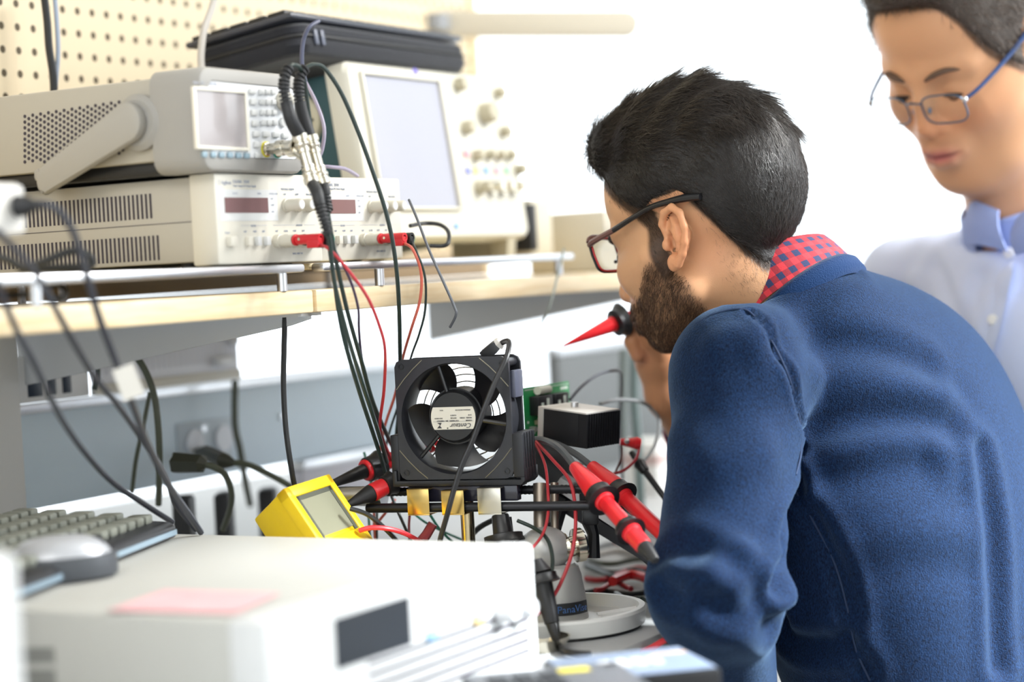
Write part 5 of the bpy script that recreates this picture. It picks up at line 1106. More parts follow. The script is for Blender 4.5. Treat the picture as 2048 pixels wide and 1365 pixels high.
base = base*(1-red)+base*np.array([1.12, .80, .72])*red
lipm = np.exp(-((Lv[:, 2]+.061)/.009)**2-((ax_)/.018)**2)*(Lv[:, 0] > .085); base = base*(1-lipm[:, None])+lin('#a4645a')*lipm[:, None]
hv = np.clip(np.maximum.reduce([hm1*.93, sb*.9, bd*.55, nape]), 0, 1)[:, None]; base = base*(1-hv)+lin('#251a13')*hv
# rest of the body, coarse, under the clothes ; hand, fine
def rest1(P):
    d = torso1(P, -.014)
    for S, E, W in ((SL, EL, WL), (SR, ER, WR)): d = smin(d, arm1(P, S, E, W, -.014), .02)
    return d
Vb, Qb = surface(rest1, (-.02, 1.70, .45), (.72, 2.60, 1.22), .011)
hp = lambda *a: A3(*a)
fing = [([(1318, 702, 2.205), (1306, 676, 2.195), (1292, 650, 2.19), (1279, 638, 2.19)], [.013, .0125, .0112, .0085]),
        ([(1316, 700, 2.215), (1296, 668, 2.205), (1274, 661, 2.2), (1264, 683, 2.198), (1275, 712, 2.2)], [.011, .0094, .0090, .0084, .0074]),
        ([(1320, 708, 2.22), (1304, 690, 2.207), (1287, 693, 2.203), (1289, 713, 2.205)], [.011, .0088, .0082, .0068]),
        ([(1324, 715, 2.225), (1311, 707, 2.214), (1298, 709, 2.212), (1300, 723, 2.213)], [.010, .0076, .0072, .0062]),
        ([(1316, 698, 2.235), (1302, 668, 2.235), (1290, 641, 2.232), (1277, 628, 2.225), (1269, 630, 2.22)], [.012, .0090, .0084, .0078, .0068])]
def hand1(P):
    d = smin(cone(P, WR, hp(1322, 724, 2.23), .024, .027), ell(P, hp(1318, 706, 2.225), V3(.022, .026, .027)), .02)
    d = smin(d, cone(P, WR, WR+(ER-WR)*.3, .025, .031), .01)
    for p, r in fing: d = smin(d, chain(P, [hp(*q) for q in p], r, .003), .0045)
    return d
c = hp(1300, 720, 2.22); Vd, Qd = surface(hand1, c-np.array([.07, .09, .12]), c+np.array([.10, .12, .08]), .0016)
tb = np.ones((len(Vb), 1))*lin('#cf9f78'); 
th = np.ones((len(Vd), 1))*lin('#c48c66'); kn = sum(np.exp(-((Vd-hp(*p[-1]))**2).sum(1)/.00006) for p, r in fing); th = th*(1-.35*np.clip(kn, 0, 1)[:, None])+lin('#d08a7c')*.35*np.clip(kn, 0, 1)[:, None]
Va = np.concatenate([Vh, Vb, Vd]); Qa = np.concatenate([Qh, Qb+len(Vh), Qd+len(Vh)+len(Vb)]); put('body', np_mesh('body', Va, Qa, np.concatenate([base, tb, th])), skin1, t1)
W1 = lambda x, y, z: Vector(H1)+f1*x+l1*y+u1*z
m = MB()
for s in (1, -1): obj('eye', MB().sphere(W1(.0742, .031*s, .003), .0146, 16, 10), mat('eye_white', '#4a382e', .15), t1, world=True)
for s in (1, -1): obj('eyebrow', MB().tube([W1(*q) for q in ((.0965, .014*s, .021), (.0955, .026*s, .026), (.088, .038*s, .027), (.078, .048*s, .022))], [.0022, .0034, .0032, .0012], 8, smooth=4), mat('brow_black', '#231a15', .8), t1, world=True)
# hair : a waved cap and many fine hairs
def cap1(L, P):
    d = ell(L, V3(-.012, 0, .052), V3(.103, .0805, .094)); d = smin(d, ell(L, V3(.0, .0, .090), V3(.090, .066, .078)), .03); d = smin(d, ell(L, V3(.062, 0, .118), V3(.044, .054, .036)), .02)
    d = smin(d, ell(L, V3(-.055, 0, .055), V3(.060, .068, .080)), .02)
    d = smin(d, body_head1(L, P)-.0032, .006)
    wv = np.sin(L[:, 0]*150+np.sin(L[:, 1]*70)*1.6+L[:, 2]*60)*.0016*sstep(.06, .12, L[:, 2])+np.sin(L[:, 0]*75+L[:, 1]*55+np.sin(L[:, 2]*90))*.0016*sstep(.03, .1, L[:, 2])
    zz = np.interp(L[:, 0], [-.12, -.09, -.069, -.059, -.0475, -.034, -.020, .006, .016, .024, .034, .050, .062, .078, .1], [-.036, -.046, -.043, -.022, .014, .038, .048, .045, .040, .040, .046, .058, .072, .088, .098])
    return smax(d+wv, (zz-L[:, 2])*.75, .012)
Lc, Qc, Vc = local_box((-.15, -.12, -.07), (.14, .12, .19), H1, R1, cap1, .0028)
hairm = mat('hair_black', '#2a221d', .3, spec=.6, noise=.75, nscale=420); hairb = mat('beard_brown', '#4f3828', .42, spec=.4, noise=.5, nscale=420)
ho = put('hair', np_mesh('hair', Vc, Qc), mat('hair_base', '#15110f', .6, bump=.5, bscale=500), t1)
Nc = vnormals(Lc, Qc)
def hair_dir(L):
    top = sstep(.06, .12, L[:, 2])[:, None]; y = np.sign(L[:, 1])[:, None]
    D = np.concatenate([-np.ones((len(L), 1)), y*.0, -.1-0*y], 1)*top+np.concatenate([-.75*np.ones((len(L), 1)), 0*y, -.75*np.ones((len(L), 1))], 1)*(1-top)
    bkk = sstep(-.05, -.09, L[:, 0])[:, None]; return D*(1-bkk)+np.array([[-.25, 0, -1]])*bkk
P_, N_ = sample(Lc, Qc, Nc, np.ones(len(Lc)), 26000); ln = np.where(P_[:, 2] > .095, .032, .014)*rng.uniform(.6, 1.3, len(P_)); ww = rng.uniform(.00016, .00046, len(P_))
wave = hair_dir(P_)+np.stack([0*P_[:, 0], .25*np.sin(P_[:, 0]*80+P_[:, 2]*60), .25*np.sin(P_[:, 0]*95+P_[:, 1]*40)], 1)*sstep(.05, .1, P_[:, 2])[:, None]
tr = lambda X: X@R1.T.astype(float)
strands('hair_strands', ho, hairm, P_@R1.T.astype(float)+H1, tr(N_), tr(wave), ln, ww, 5, .30, .15, .02, .18)
Nh = vnormals(Lv, Qh)
edge = np.clip(hm1, 0, 1)*sstep(.032, .022, Lv[:, 2]-zh)*1.6+sb+nape*4.5
P_, N_ = sample(Lv, Qh, Nh, edge, 17000); D_ = np.stack([-.45-0*P_[:, 0], 0*P_[:, 0], -1+0*P_[:, 0]], 1); D_[P_[:, 0] > .02] = (-.7, 0, -.8)
strands('short_hair', ho, hairm, P_@R1.T.astype(float)+H1, tr(N_), tr(D_), rng.uniform(.003, .008, len(P_)), rng.uniform(.00008, .00018, len(P_)), 3, .1, .25, .05, .25)
P_, N_ = sample(Lv, Qh, Nh, bd, 15000); D_ = np.stack([.45+0*P_[:, 0], 0*P_[:, 0], -1+0*P_[:, 0]], 1)
strands('beard', t1, hairb, P_@R1.T.astype(float)+H1, tr(N_), tr(D_), rng.uniform(.004, .009, len(P_)), rng.uniform(.00014, .00028, len(P_)), 3, .15, .42, .1, .3)
# glasses
gl = thing('glasses', None, None); gl.parent = t1; del_m = mtx(t1).inverted(); gl.matrix_local = Matrix.Translation(-Vector(mtx(t1).translation)); WM[gl.name] = Matrix.Identity(4)
gf, gr = mat('glasses_black', '#17171a', .3), mat('glasses_red', '#c0222a', .35); gw = mat('glasses_brown', '#6b4a44', .4)
LX, LZ = .104, .019
def lens_pts(s, n=28, k=1.0):
    out = []
    for i in range(n):
        a = 2*pi*i/n; ca, sa = cos(a), sin(a); e = .45; y = .0265*math.copysign(abs(ca)**e, ca)*k; z = .0185*math.copysign(abs(sa)**e, sa)*k
        yy = .0335*s+y*s*(1 if z > -.005 else .93); out.append((LX-.10*max(0, abs(yy)-.02)**1.0*.9-.08*(-z)*.9, yy, LZ-.006+z))
    return out
for s in (1, -1):
    q = [W1(*p) for p in lens_pts(s)]; obj('rim', MB().tube(q, .0017, 8, closed=True), gf, gl, world=True); obj('inner_rim', MB().tube([W1(*(p[0]-.0016, p[1], p[2])) for p in lens_pts(s, 28, .97)], .0013, 6, closed=True), gr, gl, world=True)
    top = [p for p in lens_pts(s) if p[2] > LZ+.0065]; top.sort(key=lambda p: p[1]); obj('brow_bar', MB().tube([W1(p[0]+.0008, p[1], p[2]+.001) for p in top], .0028, 8), gw, gl, world=True)
    lp = lens_pts(s); obj('lens', MB().add([W1(*p) for p in lp]+[W1(p[0]-.0012, p[1], p[2]) for p in lp], [tuple(range(28)), tuple(range(28, 56))[::-1]]), MATS['window_glass'], gl, world=True)
    T_ = [W1(*p) for p in ((.0995, .0605*s, .024), (.090, .066*s, .0255), (.060, .0715*s, .029), (.030, .0755*s, .034))]
    obj('temple_front', MB().tube(T_[:3], [.0044, .0044, .0040], 8, smooth=4, flat=.75), gw, gl, world=True)
    T2 = [W1(*p) for p in ((.060, .0717*s, .029), (.030, .0760*s, .0345), (.006, .0795*s, .038), (-.014, .0805*s, .0375), (-.034, .0800*s, .036), (-.052, .0795*s, .0325))]
    obj('temple', MB().tube(T2, [.0040, .0036, .0036, .0042, .0052, .0042], 10, smooth=4, flat=.75), gf, gl, world=True)
obj('bridge', MB().tube([W1(.108, .009, .006), W1(.112, 0, .008), W1(.108, -.009, .006)], .002, 8, smooth=4), gf, gl, world=True)
# sweater
sw = mat('blue_wool', '#2d4f7f', .85, sheen=.22, spec=.12, bump=.5, bscale=700)
nt = sw.node_tree; p = nt.nodes['Principled BSDF']; tc = nt.nodes.new('ShaderNodeTexCoord'); n1 = nt.nodes.new('ShaderNodeTexNoise'); n1.inputs['Scale'].default_value = 750; n1.inputs['Detail'].default_value = 3
mp = nt.nodes.new('ShaderNodeMapping'); mp.inputs['Scale'].default_value = (1, 1, .45); nt.links.new(tc.outputs['Object'], mp.inputs[0]); nt.links.new(mp.outputs[0], n1.inputs['Vector'])
r = nt.nodes.new('ShaderNodeValToRGB'); E_ = r.color_ramp.elements; E_[0].position = .32; E_[0].color = C('#050f22'); E_[1].position = .70; E_[1].color = C('#12294a')
nt.links.new(n1.outputs['Fac'], r.inputs[0]); nt.links.new(r.outputs[0], p.inputs['Base Color']); p.inputs['Sheen Tint'].default_value = (.42, .66, 1, 1)
rcn, nan = np.array(RC1, f32), np.array(na1, f32)
def sweater1(P):
    d = torso1(P, .0)
    d = smin(d, arm1(P, SL, EL, WL, .004), .016); d = smin(d, arm1(P, SR, ER, WR+(ER-WR)*.30, .004), .016)
    d = smin(d, sph(P, SL, .066), .02); d = smin(d, sph(P, SR, .066), .02)
    q = P-rcn; h = q@nan; rad_ = np.sqrt(np.maximum((q*q).sum(1)-h*h, 0)); d = smax(d, np.minimum(.075-rad_, 9)+0*h, .004) if False else smax(d, -np.maximum(rad_-.069, -(h+.048)), .006)
    d = smax(d, smin(h-.004, .16-rad_, .001)*-1+0 if False else np.where(rad_ < .13, h+.021, -1.), .006)
    return smax(d, .47-P[:, 2], .01)
Vs, Qs = surface(sweater1, (-.03, 1.68, .45), (.74, 2.60, 1.24), .0055); Vs = smooth_v(Vs, Qs, 3); bvs = bvh_of(Vs, Qs)
FOLD = [([(1500, 625), (1545, 680), (1578, 750), (1600, 830), (1602, 900), (1590, 960)], -.0028, .0045),
        ([(1590, 960), (1570, 1050), (1560, 1120), (1552, 1170)], -.006, .010), ([(1552, 1165), (1530, 1180), (1480, 1150)], -.006, .014), ([(1548, 1250), (1510, 1225), (1450, 1215)], -.007, .016), ([(1560, 1240), (1575, 1275), (1620, 1290), (1680, 1285)], -.006, .012),
        ([(1600, 1000), (1650, 1080), (1690, 1180), (1705, 1280), (1730, 1340)], -.004, .010), ([(1610, 880), (1700, 850), (1800, 835), (1900, 850)], -.0035, .016), ([(1600, 960), (1720, 950), (1840, 930)], -.0035, .018),
        ([(1560, 700), (1650, 690), (1760, 700), (1850, 730)], -.0025, .016), ([(1960, 900), (1985, 1050), (1990, 1200), (1995, 1330)], -.004, .012), ([(1430, 690), (1470, 670), (1520, 690)], .0015, .015), ([(1320, 1120), (1370, 1100), (1440, 1120)], -.004, .014), ([(1330, 1180), (1380, 1200), (1430, 1180)], -.004, .013), ([(1700, 540), (1620, 620), (1560, 690)], -.002, .012),
        ([(1640, 760), (1760, 770), (1880, 800)], .0028, .02), ([(1700, 1080), (1820, 1060), (1930, 1070)], .003, .022), ([(1350, 880), (1430, 920), (1520, 900)], .0025, .022)]
FOLD = [(p, a*1.6, w) for p, a, w in FOLD]
Vs = creases(Vs, Qs, bvs, FOLD)
so = put('sweater', np_mesh('sweater', Vs, Qs), sw, t1)
bvs = bvh_of(Vs, Qs)
for pp in ([(1392, 648), (1430, 628), (1480, 618), (1508, 632), (1545, 685), (1578, 755), (1598, 830), (1602, 900), (1592, 950)], [(1592, 985), (1630, 1050), (1670, 1130), (1695, 1220), (1712, 1300), (1740, 1362)]):
    H_ = [hit(bvs, *q, .0) for q in pp]; H_ = [Vector(h) for h in H_ if h is not None]; obj('seam', MB().tube(H_, .0011, 6, smooth=4), mat('seam_navy', '#1a2c49', .9), so, world=True)
ub1 = -ft
Ns = vnormals(Vs, Qs); P_, N_ = sample(Vs, Qs, Ns, (Vs[:, 1] < 2.25).astype(float), 26000); D_ = rng.normal(0, 1, (len(P_), 3))
fz = strands('wool_fuzz', so, mat('wool_fuzz', '#3f6494', .8, spec=.1), P_, N_, D_, rng.uniform(.0012, .0035, len(P_)), rng.uniform(.00004, .00009, len(P_)), 2, .5, .5, .3, .6); fz['kind'] = 'stuff'
rib = mat('rib_wool', '#152e52', .85, sheen=.12, spec=.12, bump=.6, bscale=700)
wob = lambda a, r, h: (r*(1+.05*cos(2*a)), h+.004*cos(a))
band('neckband', RC1, na1, ub1, [(-.044, .077), (-.038, .084), (-.026, .0835), (-.021, .080), (-.023, .076), (-.040, .072)], rib, so, shape=wob)
gm = mat('gingham_red', '#b3242f', .8, bump=.15, bscale=900); nt = gm.node_tree; p = nt.nodes['Principled BSDF']; uvn = nt.nodes.new('ShaderNodeUVMap'); uvn.uv_map = 'UVMap'; sx = nt.nodes.new('ShaderNodeSeparateXYZ'); nt.links.new(uvn.outputs[0], sx.inputs[0])
def nn_(op, a, b):
    n = nt.nodes.new('ShaderNodeMath'); n.operation = op
    for i, v in enumerate((a, b)):
        if isinstance(v, (int, float)): n.inputs[i].default_value = v
        else: nt.links.new(v, n.inputs[i])
    return n.outputs[0]
a_ = nn_('GREATER_THAN', nn_('FRACT', sx.outputs[0], 0), .5); b_ = nn_('GREATER_THAN', nn_('FRACT', sx.outputs[1], 0), .5); su = nn_('MULTIPLY', nn_('ADD', a_, b_), .5)
r = nt.nodes.new('ShaderNodeValToRGB'); r.color_ramp.interpolation = 'CONSTANT'; r.color_ramp.elements[0].color = C('#c9303a'); e = r.color_ramp.elements.new(.4); e.color = C('#94222f'); r.color_ramp.elements[-1].position = .9; r.color_ramp.elements[-1].color = C('#232f55')
nt.links.new(su, r.inputs[0]); nt.links.new(r.outputs[0], p.inputs['Base Color'])
band('shirt_collar', RC1, na1, ub1, [(-.046, .068), (.002, .0670), (.012, .0680), (.015, .0700), (.012, .0725), (.001, .0755), (-.018, .0785), (-.028, .078)], gm, t1, n=96, uvscale=.0125, shape=lambda a, r, h: (r*(1+.05*cos(2*a)), h+.004*cos(a)+(.024*sin(a)**2 if h > 0 else (.010*sin(a)**2 if h > -.04 else 0))))
band('shirt_cuff', Vector((WR+(ER-WR)*.28).tolist()), Vector((WR-ER).tolist()), Vector((1, 0, 0)), [(-.02, .034), (.004, .034), (.006, .036), (.004, .037), (-.02, .037)], gm, t1, n=48, uvscale=.0125)
# trousers, shoes and stool, below the frame
def legs(P, pv, ffn, rr, e, stool_z):
    d = None
    for s in (-1, 1):
        hip = pv+rr*.085*s; kn = hip+ffn*.42+np.array([0, 0, -.02], f32); kn[2] = .52; an = kn+ffn*-.02; an[2] = .09
        q = smin(cone(P, hip, kn, .082+e, .062+e), cone(P, kn, an, .058+e, .042+e), .02); d = q if d is None else smin(d, q, .01)
    return smin(d, ell(P, pv, V3(.17+e, .15+e, .11+e)), .04)
pv1 = PV.copy(); pv1[2] = .56; ff1 = np.array(ft, f32); rr1 = np.array(rt1, f32)
Vt, Qt = surface(lambda P: legs(P, pv1, ff1, rr1, 0, .46), (-.3, 1.6, .03), (.75, 2.65, .75), .012); put('trousers', np_mesh('trousers', smooth_v(Vt, Qt, 2), Qt), mat('trouser_grey', '#33363d', .85), t1)
def shoes(pv, ffn, rr, par):
    for s in (-1, 1):
        a = Vector((pv+rr*.085*s+ffn*.40).tolist()); a.z = 0; fv = Vector(ffn.tolist()); rv = Vector(rr.tolist()); mm = Matrix((rv, fv, Vector((0, 0, 1)))).transposed().to_4x4(); mm.translation = a
        m = MB(); m.X = mm; m.prism([(-.04, -.07), (.04, -.07), (.046, .08), (.035, .16), (0, .185), (-.035, .16), (-.046, .08)], 0, .03, .006); m.sphere((0, .0, .045), (.042, .085, .045)).sphere((0, .09, .035), (.043, .085, .035)); obj('shoe', m, mat('shoe_black', '#1b1b1d', .5), par, world=True)
shoes(pv1, ff1, rr1, t1)
def stool(x, y, z, label):
    t = thing('stool', label, 'stool', (x, y, 0)); obj('seat', MB().lathe([(0, 0), (0, .16), (.2, .175), (.8, .175), (1, .16), (1, 0)], (0, 0, z-.05), (0, 0, z), 32), dark, t); obj('column', MB().cyl((0, 0, .06), (0, 0, z-.05), .025), chrome, t)
    for k in range(5): a = 2*pi*k/5; obj('leg', MB().tube([(0, 0, .07), (.24*cos(a), .24*sin(a), .03)], [.02, .014], 8).sphere((.24*cos(a), .24*sin(a), .015), .015, 10, 8), black, t)
stool(PV[0], PV[1], .46, 'black lab stool under the man in the blue sweater')
# ---------------------------------------------------------------- man in the pale blue shirt
YB = rad(38); f2, l2, u2 = head_axes((-cos(YB), -sin(YB)), rad(27), rad(-4)); S2 = 1.13; H2 = np.array(px(1950, 116, 2.30)); R2 = frame3(f2, l2, u2)
gv = Vector((-cos(YB), -sin(YB), 0)); gr2 = Vector((-gv.y, gv.x, 0)); NB = A3(2045, 452, 2.37); S2L = np.array(NB)+np.array(gr2)*.19+np.array([0, 0, -.075]); S2R = np.array(NB)-np.array(gr2)*.185+np.array([0, 0, -.060])
t2 = thing('person', 'man with short hair and thin metal glasses in a pale blue button-up shirt', 'person', (NB[0], NB[1], 0))
skin2 = tint_mat('skin_fair', .42, .08, .08, 900)
def body_head2(L, P):
    d = head_sdf(L/S2, dict(chin=-.112, chinx=.064, nose=.107, fat=.013))*S2; d = smin(d, cone(P, H2+np.array(f2)*-.022-np.array(u2)*.045, NB, .058, .062), .03); return d
def bh2(L, P):
    d = body_head2(L, P); return add_ears(d/S2, L/S2)*S2
Lw, Qw, Vw = local_box((-.16, -.13, -.24), (.15, .13, .19), H2, R2, bh2, .0021)
Ls = Lw/S2; ay = np.abs(Ls[:, 1]); zh = np.interp(Ls[:, 0], [-.1, -.07, -.045, -.03, -.018, .0, .012, .024, .034, .042, .056, .07, .08, .09], [-.055, -.055, -.045, .0, .035, .042, .020, -.012, -.004, .006, .024, .052, .086, .094])
hm2 = sstep(-.005, .005, Ls[:, 2]-zh); ear = (ay > .0725) & (np.abs(Ls[:, 0]+.012) < .034) & (np.abs(Ls[:, 2]) < .046); hm2[ear] = 0
b2 = np.ones((len(Ls), 1))*lin('#d3a07a'); rd = np.clip(np.exp(-((Ls[:, 0]-.1)**2+(Ls[:, 2]+.03)**2)/.0003)*.6+np.exp(-((Ls[:, 0]-.065)**2+(ay-.045)**2+(Ls[:, 2]+.02)**2)/.0006)*.5+ear*.4, 0, 1)[:, None]; b2 = b2*(1-rd)+b2*np.array([1.05, .80, .72])*rd
lm = (np.exp(-((Ls[:, 2]+.061)/.0085)**2-(ay/.022)**4)*(Ls[:, 0] > .082))[:, None]; b2 = b2*(1-lm)+lin('#b56a66')*lm
ml = (np.exp(-((Ls[:, 2]+.0612)/.0016)**2-(ay/.022)**6)*(Ls[:, 0] > .082))[:, None]; b2 = b2*(1-ml*.7)+lin('#5d2c2c')*ml*.7
st = (np.exp(-((Ls[:, 2]+.046)/.007)**2-(ay/.024)**4)*(Ls[:, 0] > .085)*.25)[:, None]; b2 = b2*(1-st)+lin('#6b5a4a')*st
hv = hm2[:, None]*.85; b2 = b2*(1-hv)+lin('#2a211c')*hv
R2t = frame3(gr2, -gv, Vector((0, 0, 1)))
def torso2(P, e):
    c0 = np.array(NB)+np.array([0, 0, -.24])+np.array(gv)*.0; d = ell(P, c0, V3(.165+e, .115+e, .24+e), R2t); d = smin(d, ell(P, c0-np.array(gv)*.09+np.array([0, 0, -.22]), V3(.150+e, .118+e, .2+e), R2t), .06)
    for S in (S2L, S2R): d = smin(d, cone(P, np.array(NB)+np.array([0, 0, -.03]), S, .050+e, .052+e), .04)
    return d
E2L = S2L+np.array([.05, -.02, -.29]); E2R = S2R+np.array([.02, .05, -.29]); W2L = E2L+np.array(gv)*.10+np.array([.02, 0, -.21]); W2R = E2R+np.array(gv)*.22+np.array(gr2)*.08+np.array([0, 0, -.04])
def sh2(P, e):
    d = torso2(P, e)
    for S, E, W in ((S2L, E2L, W2L), (S2R, E2R, W2R)): d = smin(d, smin(cone(P, S, E, .056+e, .048+e), cone(P, E, W, .046+e, .032+e), .02), .015)
    return d
Vb2, Qb2 = surface(lambda P: sh2(P, -.014), (.05, 1.75, .35), (1.05, 2.85, 1.2), .012)
def hand2(P, W, s):
    d = ell(P, W+np.array(gv)*.06, V3(.05, .05, .02)); 
    for k in range(4):
        o = np.array(gr2)*(.022-.015*k)*s; a = W+np.array(gv)*.085+o; d = smin(d, chain(P, [a, a+np.array(gv)*.035, a+np.array(gv)*.055+V3(0, 0, -.015), a+np.array(gv)*.058+V3(0, 0, -.035)], [.010, .009, .008, .007], .004), .006)
    a = W+np.array(gv)*.03-np.array(gr2)*.0+np.array(gr2)*.03*s; return smin(smin(d, chain(P, [a, a+np.array(gv)*.03+np.array(gr2)*.02*s, a+np.array(gv)*.055+np.array(gr2)*.02*s], [.013, .011, .008], .005), .008), cone(P, W, W+np.array(gv)*.05, .026, .03), .01)
hs = []
for W, s in ((W2L, -1), (W2R, 1)): hs.append(surface(lambda P: hand2(P, W, s), W+np.array([-.22, -.18, -.09]), W+np.array([.12, .12, .07]), .003))
Va, Qa, ca = [Vw, Vb2], [Qw, Qb2+len(Vw)], [b2, np.ones((len(Vb2), 1))*lin('#d3a07a')]; k = len(Vw)+len(Vb2)
for v, q in hs: Va.append(v); Qa.append(q+k); ca.append(np.ones((len(v), 1))*lin('#d3a07a')); k += len(v)
put('body', np_mesh('body', np.concatenate(Va), np.concatenate(Qa), np.concatenate(ca)), skin2, t2)
W2 = lambda x, y, z: Vector(H2)+f2*(x*S2)+l2*(y*S2)+u2*(z*S2)
for s in (1, -1):
    obj('eye', MB().sphere(W2(.0736, .031*s, -.0022), .0146*S2, 16, 10), mat('eye_dark', '#35261f', .15), t2, world=True)
    obj('eyelid', MB().tube([W2(*q) for q in ((.0855, .020*s, -.001), (.0895, .027*s, .0005), (.0885, .036*s, .0), (.0815, .044*s, -.002))], [.0012, .0024, .0026, .001], 6, smooth=4), mat('lash_dark', '#2a1b16', .7), t2, world=True)
    obj('eyebrow', MB().tube([W2(*q) for q in ((.0965, .013*s, .021), (.0965, .024*s, .026), (.0905, .036*s, .028), (.080, .047*s, .024))], [.003, .0052, .0048, .0015], 8, smooth=4, flat=.6), mat('brow_brown', '#5d483a', .8), t2, world=True)
def cap2(L, P):
    Q = L/S2; d = ell(Q, V3(-.012, 0, .055), V3(.101, .0785, .092)); d = smin(d, ell(Q, V3(.02, 0, .098), V3(.085, .066, .062)), .02)
    d = smin(d, body_head2(L, L@R2.T+H2.astype(f32))/S2-.003, .006)
    zz = np.interp(Q[:, 0], [-.1, -.07, -.045, -.03, -.018, .0, .012, .024, .034, .042, .056, .07, .08, .09, .11], [-.05, -.05, -.04, .005, .04, .045, .028, -.004, .004, .014, .032, .058, .090, .098, .100])
    return smax(d, (zz-Q[:, 2])*.75, .01)*S2
Lc2, Qc2, Vc2 = local_box((-.17, -.13, -.08), (.16, .13, .21), H2, R2, cap2, .0035)
ho2 = put('hair', np_mesh('hair', Vc2, Qc2), mat('hair_base_brown', '#3d332c', .6, bump=.5, bscale=500), t2)
P_, N_ = sample(Lc2, Qc2, vnormals(Lc2, Qc2), np.ones(len(Lc2)), 9000); D_ = np.where((P_[:, 2] > .1)[:, None], np.array([[.6, .3, .3]]), np.array([[-.4, 0, -1]]))
strands('hair_strands', ho2, mat('hair_brown', '#5a4c42', .38), P_@R2.T.astype(float)+H2, N_@R2.T.astype(float), D_@R2.T.astype(float), rng.uniform(.008, .020, len(P_)), rng.uniform(.0003, .0005, len(P_)), 3, .1, .55, .3, .4)
# thin glasses
g2 = thing('glasses', None, None); g2.parent = t2; g2.matrix_local = Matrix.Translation(-Vector(mtx(t2).translation)); WM[g2.name] = Matrix.Identity(4)
gmt = mat('gunmetal', '#5b6f86', .3, .8); gbl = mat('temple_blue', '#27406f', .35)
for s in (1, -1):
    Lp = []
    for i in range(24):
        a = 2*pi*i/24; y = .0245*math.copysign(abs(cos(a))**.6, cos(a)); z = .0155*math.copysign(abs(sin(a))**.6, sin(a)); Lp.append((.1085-.10*max(0, abs(.0335+y)-.015)-.06*(-z), (.0335+y)*s, -.006+z))
    obj('rim', MB().tube([W2(*q) for q in Lp], .0011, 6, closed=True), gmt, g2, world=True)
    obj('lens', MB().add([W2(*q) for q in Lp]+[W2(q[0]-.001, q[1], q[2]) for q in Lp], [tuple(range(24)), tuple(range(24, 48))[::-1]]), MATS['window_glass'], g2, world=True)
    obj('hinge', MB().sphere(W2(.1035, .0585*s, .002), .0035, 10, 8), steel, g2, world=True)
    obj('temple', MB().tube([W2(*q) for q in ((.1035, .0585*s, .002), (.085, .067*s, .007), (.04, .0755*s, .019), (.005, .0805*s, .031), (-.02, .083*s, .036), (-.045, .082*s, .028))], [.0022, .0024, .0028, .0036, .004, .003], 8, smooth=4), gbl, g2, world=True)
    obj('nose_pad', MB().sphere(W2(.1005, .010*s, -.010), (.002, .002, .004), 8, 6), gmt, g2, world=True)
obj('bridge', MB().tube([W2(.1085, .0095, .001), W2(.1125, 0, .004), W2(.1085, -.0095, .001)], .0012, 6, smooth=4), gmt, g2, world=True)
# shirt
shm = mat('pale_blue_shirt', '#c6cfe8', .8, noise=.06, nscale=500, bump=.12, bscale=900)
nbn = np.array(NB, f32); na2 = (Vector((0, 0, 1))+gv*.35).normalized(); n2 = np.array(na2, f32); RC2 = NB+n2*.0
def shirt2(P):
    d = sh2(P, 0); q = P-nbn; h = q@n2; rr_ = np.sqrt(np.maximum((q*q).sum(1)-h*h, 0)); d = smax(d, -np.maximum(rr_-.066, -(h+.03)), .006); d = smax(d, np.where(rr_ < .12, h-.0, -1.), .006)
    for W, E in ((W2L, E2L), (W2R, E2R)):
        ax = (W-E)/np.linalg.norm(W-E); near = np.linalg.norm(P-W, axis=1) < .09; d = smax(d, np.where(near, (P-W)@ax+.01, -1.), .004)
    return smax(d, .5-P[:, 2], .01)
Vq, Qq = surface(shirt2, (.05, 1.7, .35), (1.08, 2.85, 1.2), .0075); Vq = smooth_v(Vq, Qq, 3); bq = bvh_of(Vq, Qq)
Vq = creases(Vq, Qq, bq, [([(1870, 530), (1900, 600), (1930, 680)], -.004, .012), ([(1960, 560), (1930, 650), (1900, 720)], -.004, .014), ([(1830, 560), (1850, 640), (1860, 720)], .004, .012)])
s2 = put('shirt', np_mesh('shirt', Vq, Qq), shm, t2); bq = bvh_of(Vq, Qq)
shc = mat('shirt_collar_blue', '#8f9fd0', .8, bump=.12, bscale=900)
ub2 = gv; pk = lambda a, r, h: (r*(1+.05*cos(2*a))+(.006 if r > .076 else 0)*max(0, cos(a)), h-.042*max(0, cos(a))**2*(1 if r > .071 else .12))
band('collar', Vector(NB)+na2*.002, na2, ub2, [(-.030, .064), (.020, .061), (.032, .0625), (.034, .065), (.030, .068), (.008, .074), (-.014, .081), (-.018, .080)], shc, t2, n=72, a0=rad(12), a1=rad(348), shape=pk)
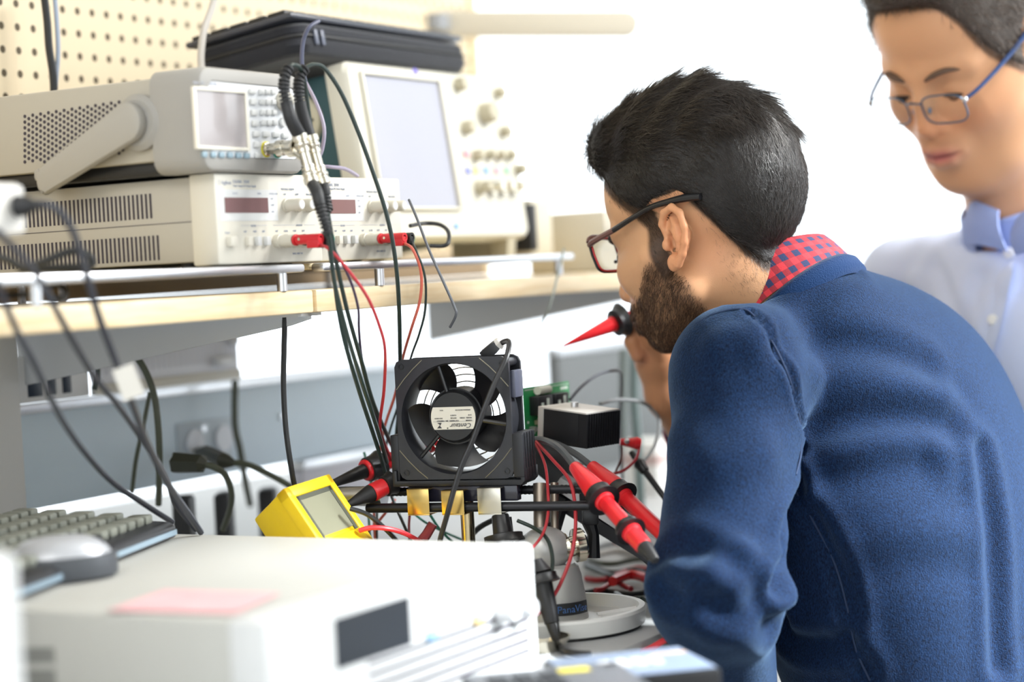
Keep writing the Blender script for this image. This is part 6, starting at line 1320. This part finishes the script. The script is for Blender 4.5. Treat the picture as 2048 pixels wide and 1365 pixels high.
# placket with buttons down the front
for pp, nm in (([(2012, 486), (2010, 540), (1998, 600), (1984, 660), (1968, 720), (1950, 790)], 'placket'),):
    H_ = [hit(bq, *q, .001) for q in pp]; H_ = [Vector(h) for h in H_ if h is not None]
    if len(H_) > 2: obj('placket', MB().tube(H_, .014, 8, smooth=4, flat=.14), shm, s2, world=True)
for q in ((2018, 506), (1986, 640), (1958, 775)):
    h = hit(bq, *q, .004)
    if h is not None: h = Vector(h); n = (CAM-h).normalized(); n = (n*.6+gv*.4).normalized(); obj('button', MB().lathe([(0, 0), (0, .0058), (.7, .0062), (1, .005), (1, 0)], h, h+n*.0028, 16), mat('button_white', '#f0eee8', .3), s2, world=True)
pv2 = np.array([NB[0], NB[1], .58], f32); pv2 -= np.array(gv, f32)*.17; lf2 = np.array([-.35, .937, 0], f32); lr2 = np.array([.937, .35, 0], f32)
Vt2, Qt2 = surface(lambda P: legs(P, pv2, lf2, lr2, 0, .46), (.2, 2.0, .03), (1.2, 3.3, .78), .013); put('trousers', np_mesh('trousers', smooth_v(Vt2, Qt2, 2), Qt2), mat('trouser_navy', '#2b3140', .85), t2)
shoes(pv2, lf2, lr2, t2)
stool(float(pv2[0]), float(pv2[1]), .48, 'black lab stool under the man in the pale blue shirt')

def flap(cs, nm):
    A, Bq, Cq, D = [px(*c) for c in cs]; rows = []; n = 8
    for lay in (0, 1):
        for i in range(n+1):
            u = i/n; r = []
            for j in range(n+1):
                v = j/n; p = (A*(1-v)+Bq*v)*(1-u)+(D*(1-v)+Cq*v)*u; nrm = (Bq-A).cross(D-A).normalized(); nrm = nrm if nrm.dot(CAM-A) > 0 else -nrm
                r.append(p+nrm*(.010*sin(pi*v)*(1-.4*u)+.006*sin(pi*u)-lay*.0025))
            rows.append(r)
    m = MB(); T_ = rows[:n+1]; Bt = rows[n+1:]; m.grid(T_); m.grid(Bt); m.grid([T_[0], Bt[0]]); m.grid([T_[-1], Bt[-1]]); m.grid([[r[0] for r in T_], [r[0] for r in Bt]]); m.grid([[r[-1] for r in T_], [r[-1] for r in Bt]]); obj(nm, m, shc, t2, world=True)
flap([(1944, 396, 2.345), (1996, 420, 2.295), (2014, 502, 2.285), (1930, 486, 2.335)], 'collar_flap')
flap([(2024, 455, 2.285), (2090, 400, 2.25), (2110, 500, 2.235), (2030, 510, 2.275)], 'collar_flap')
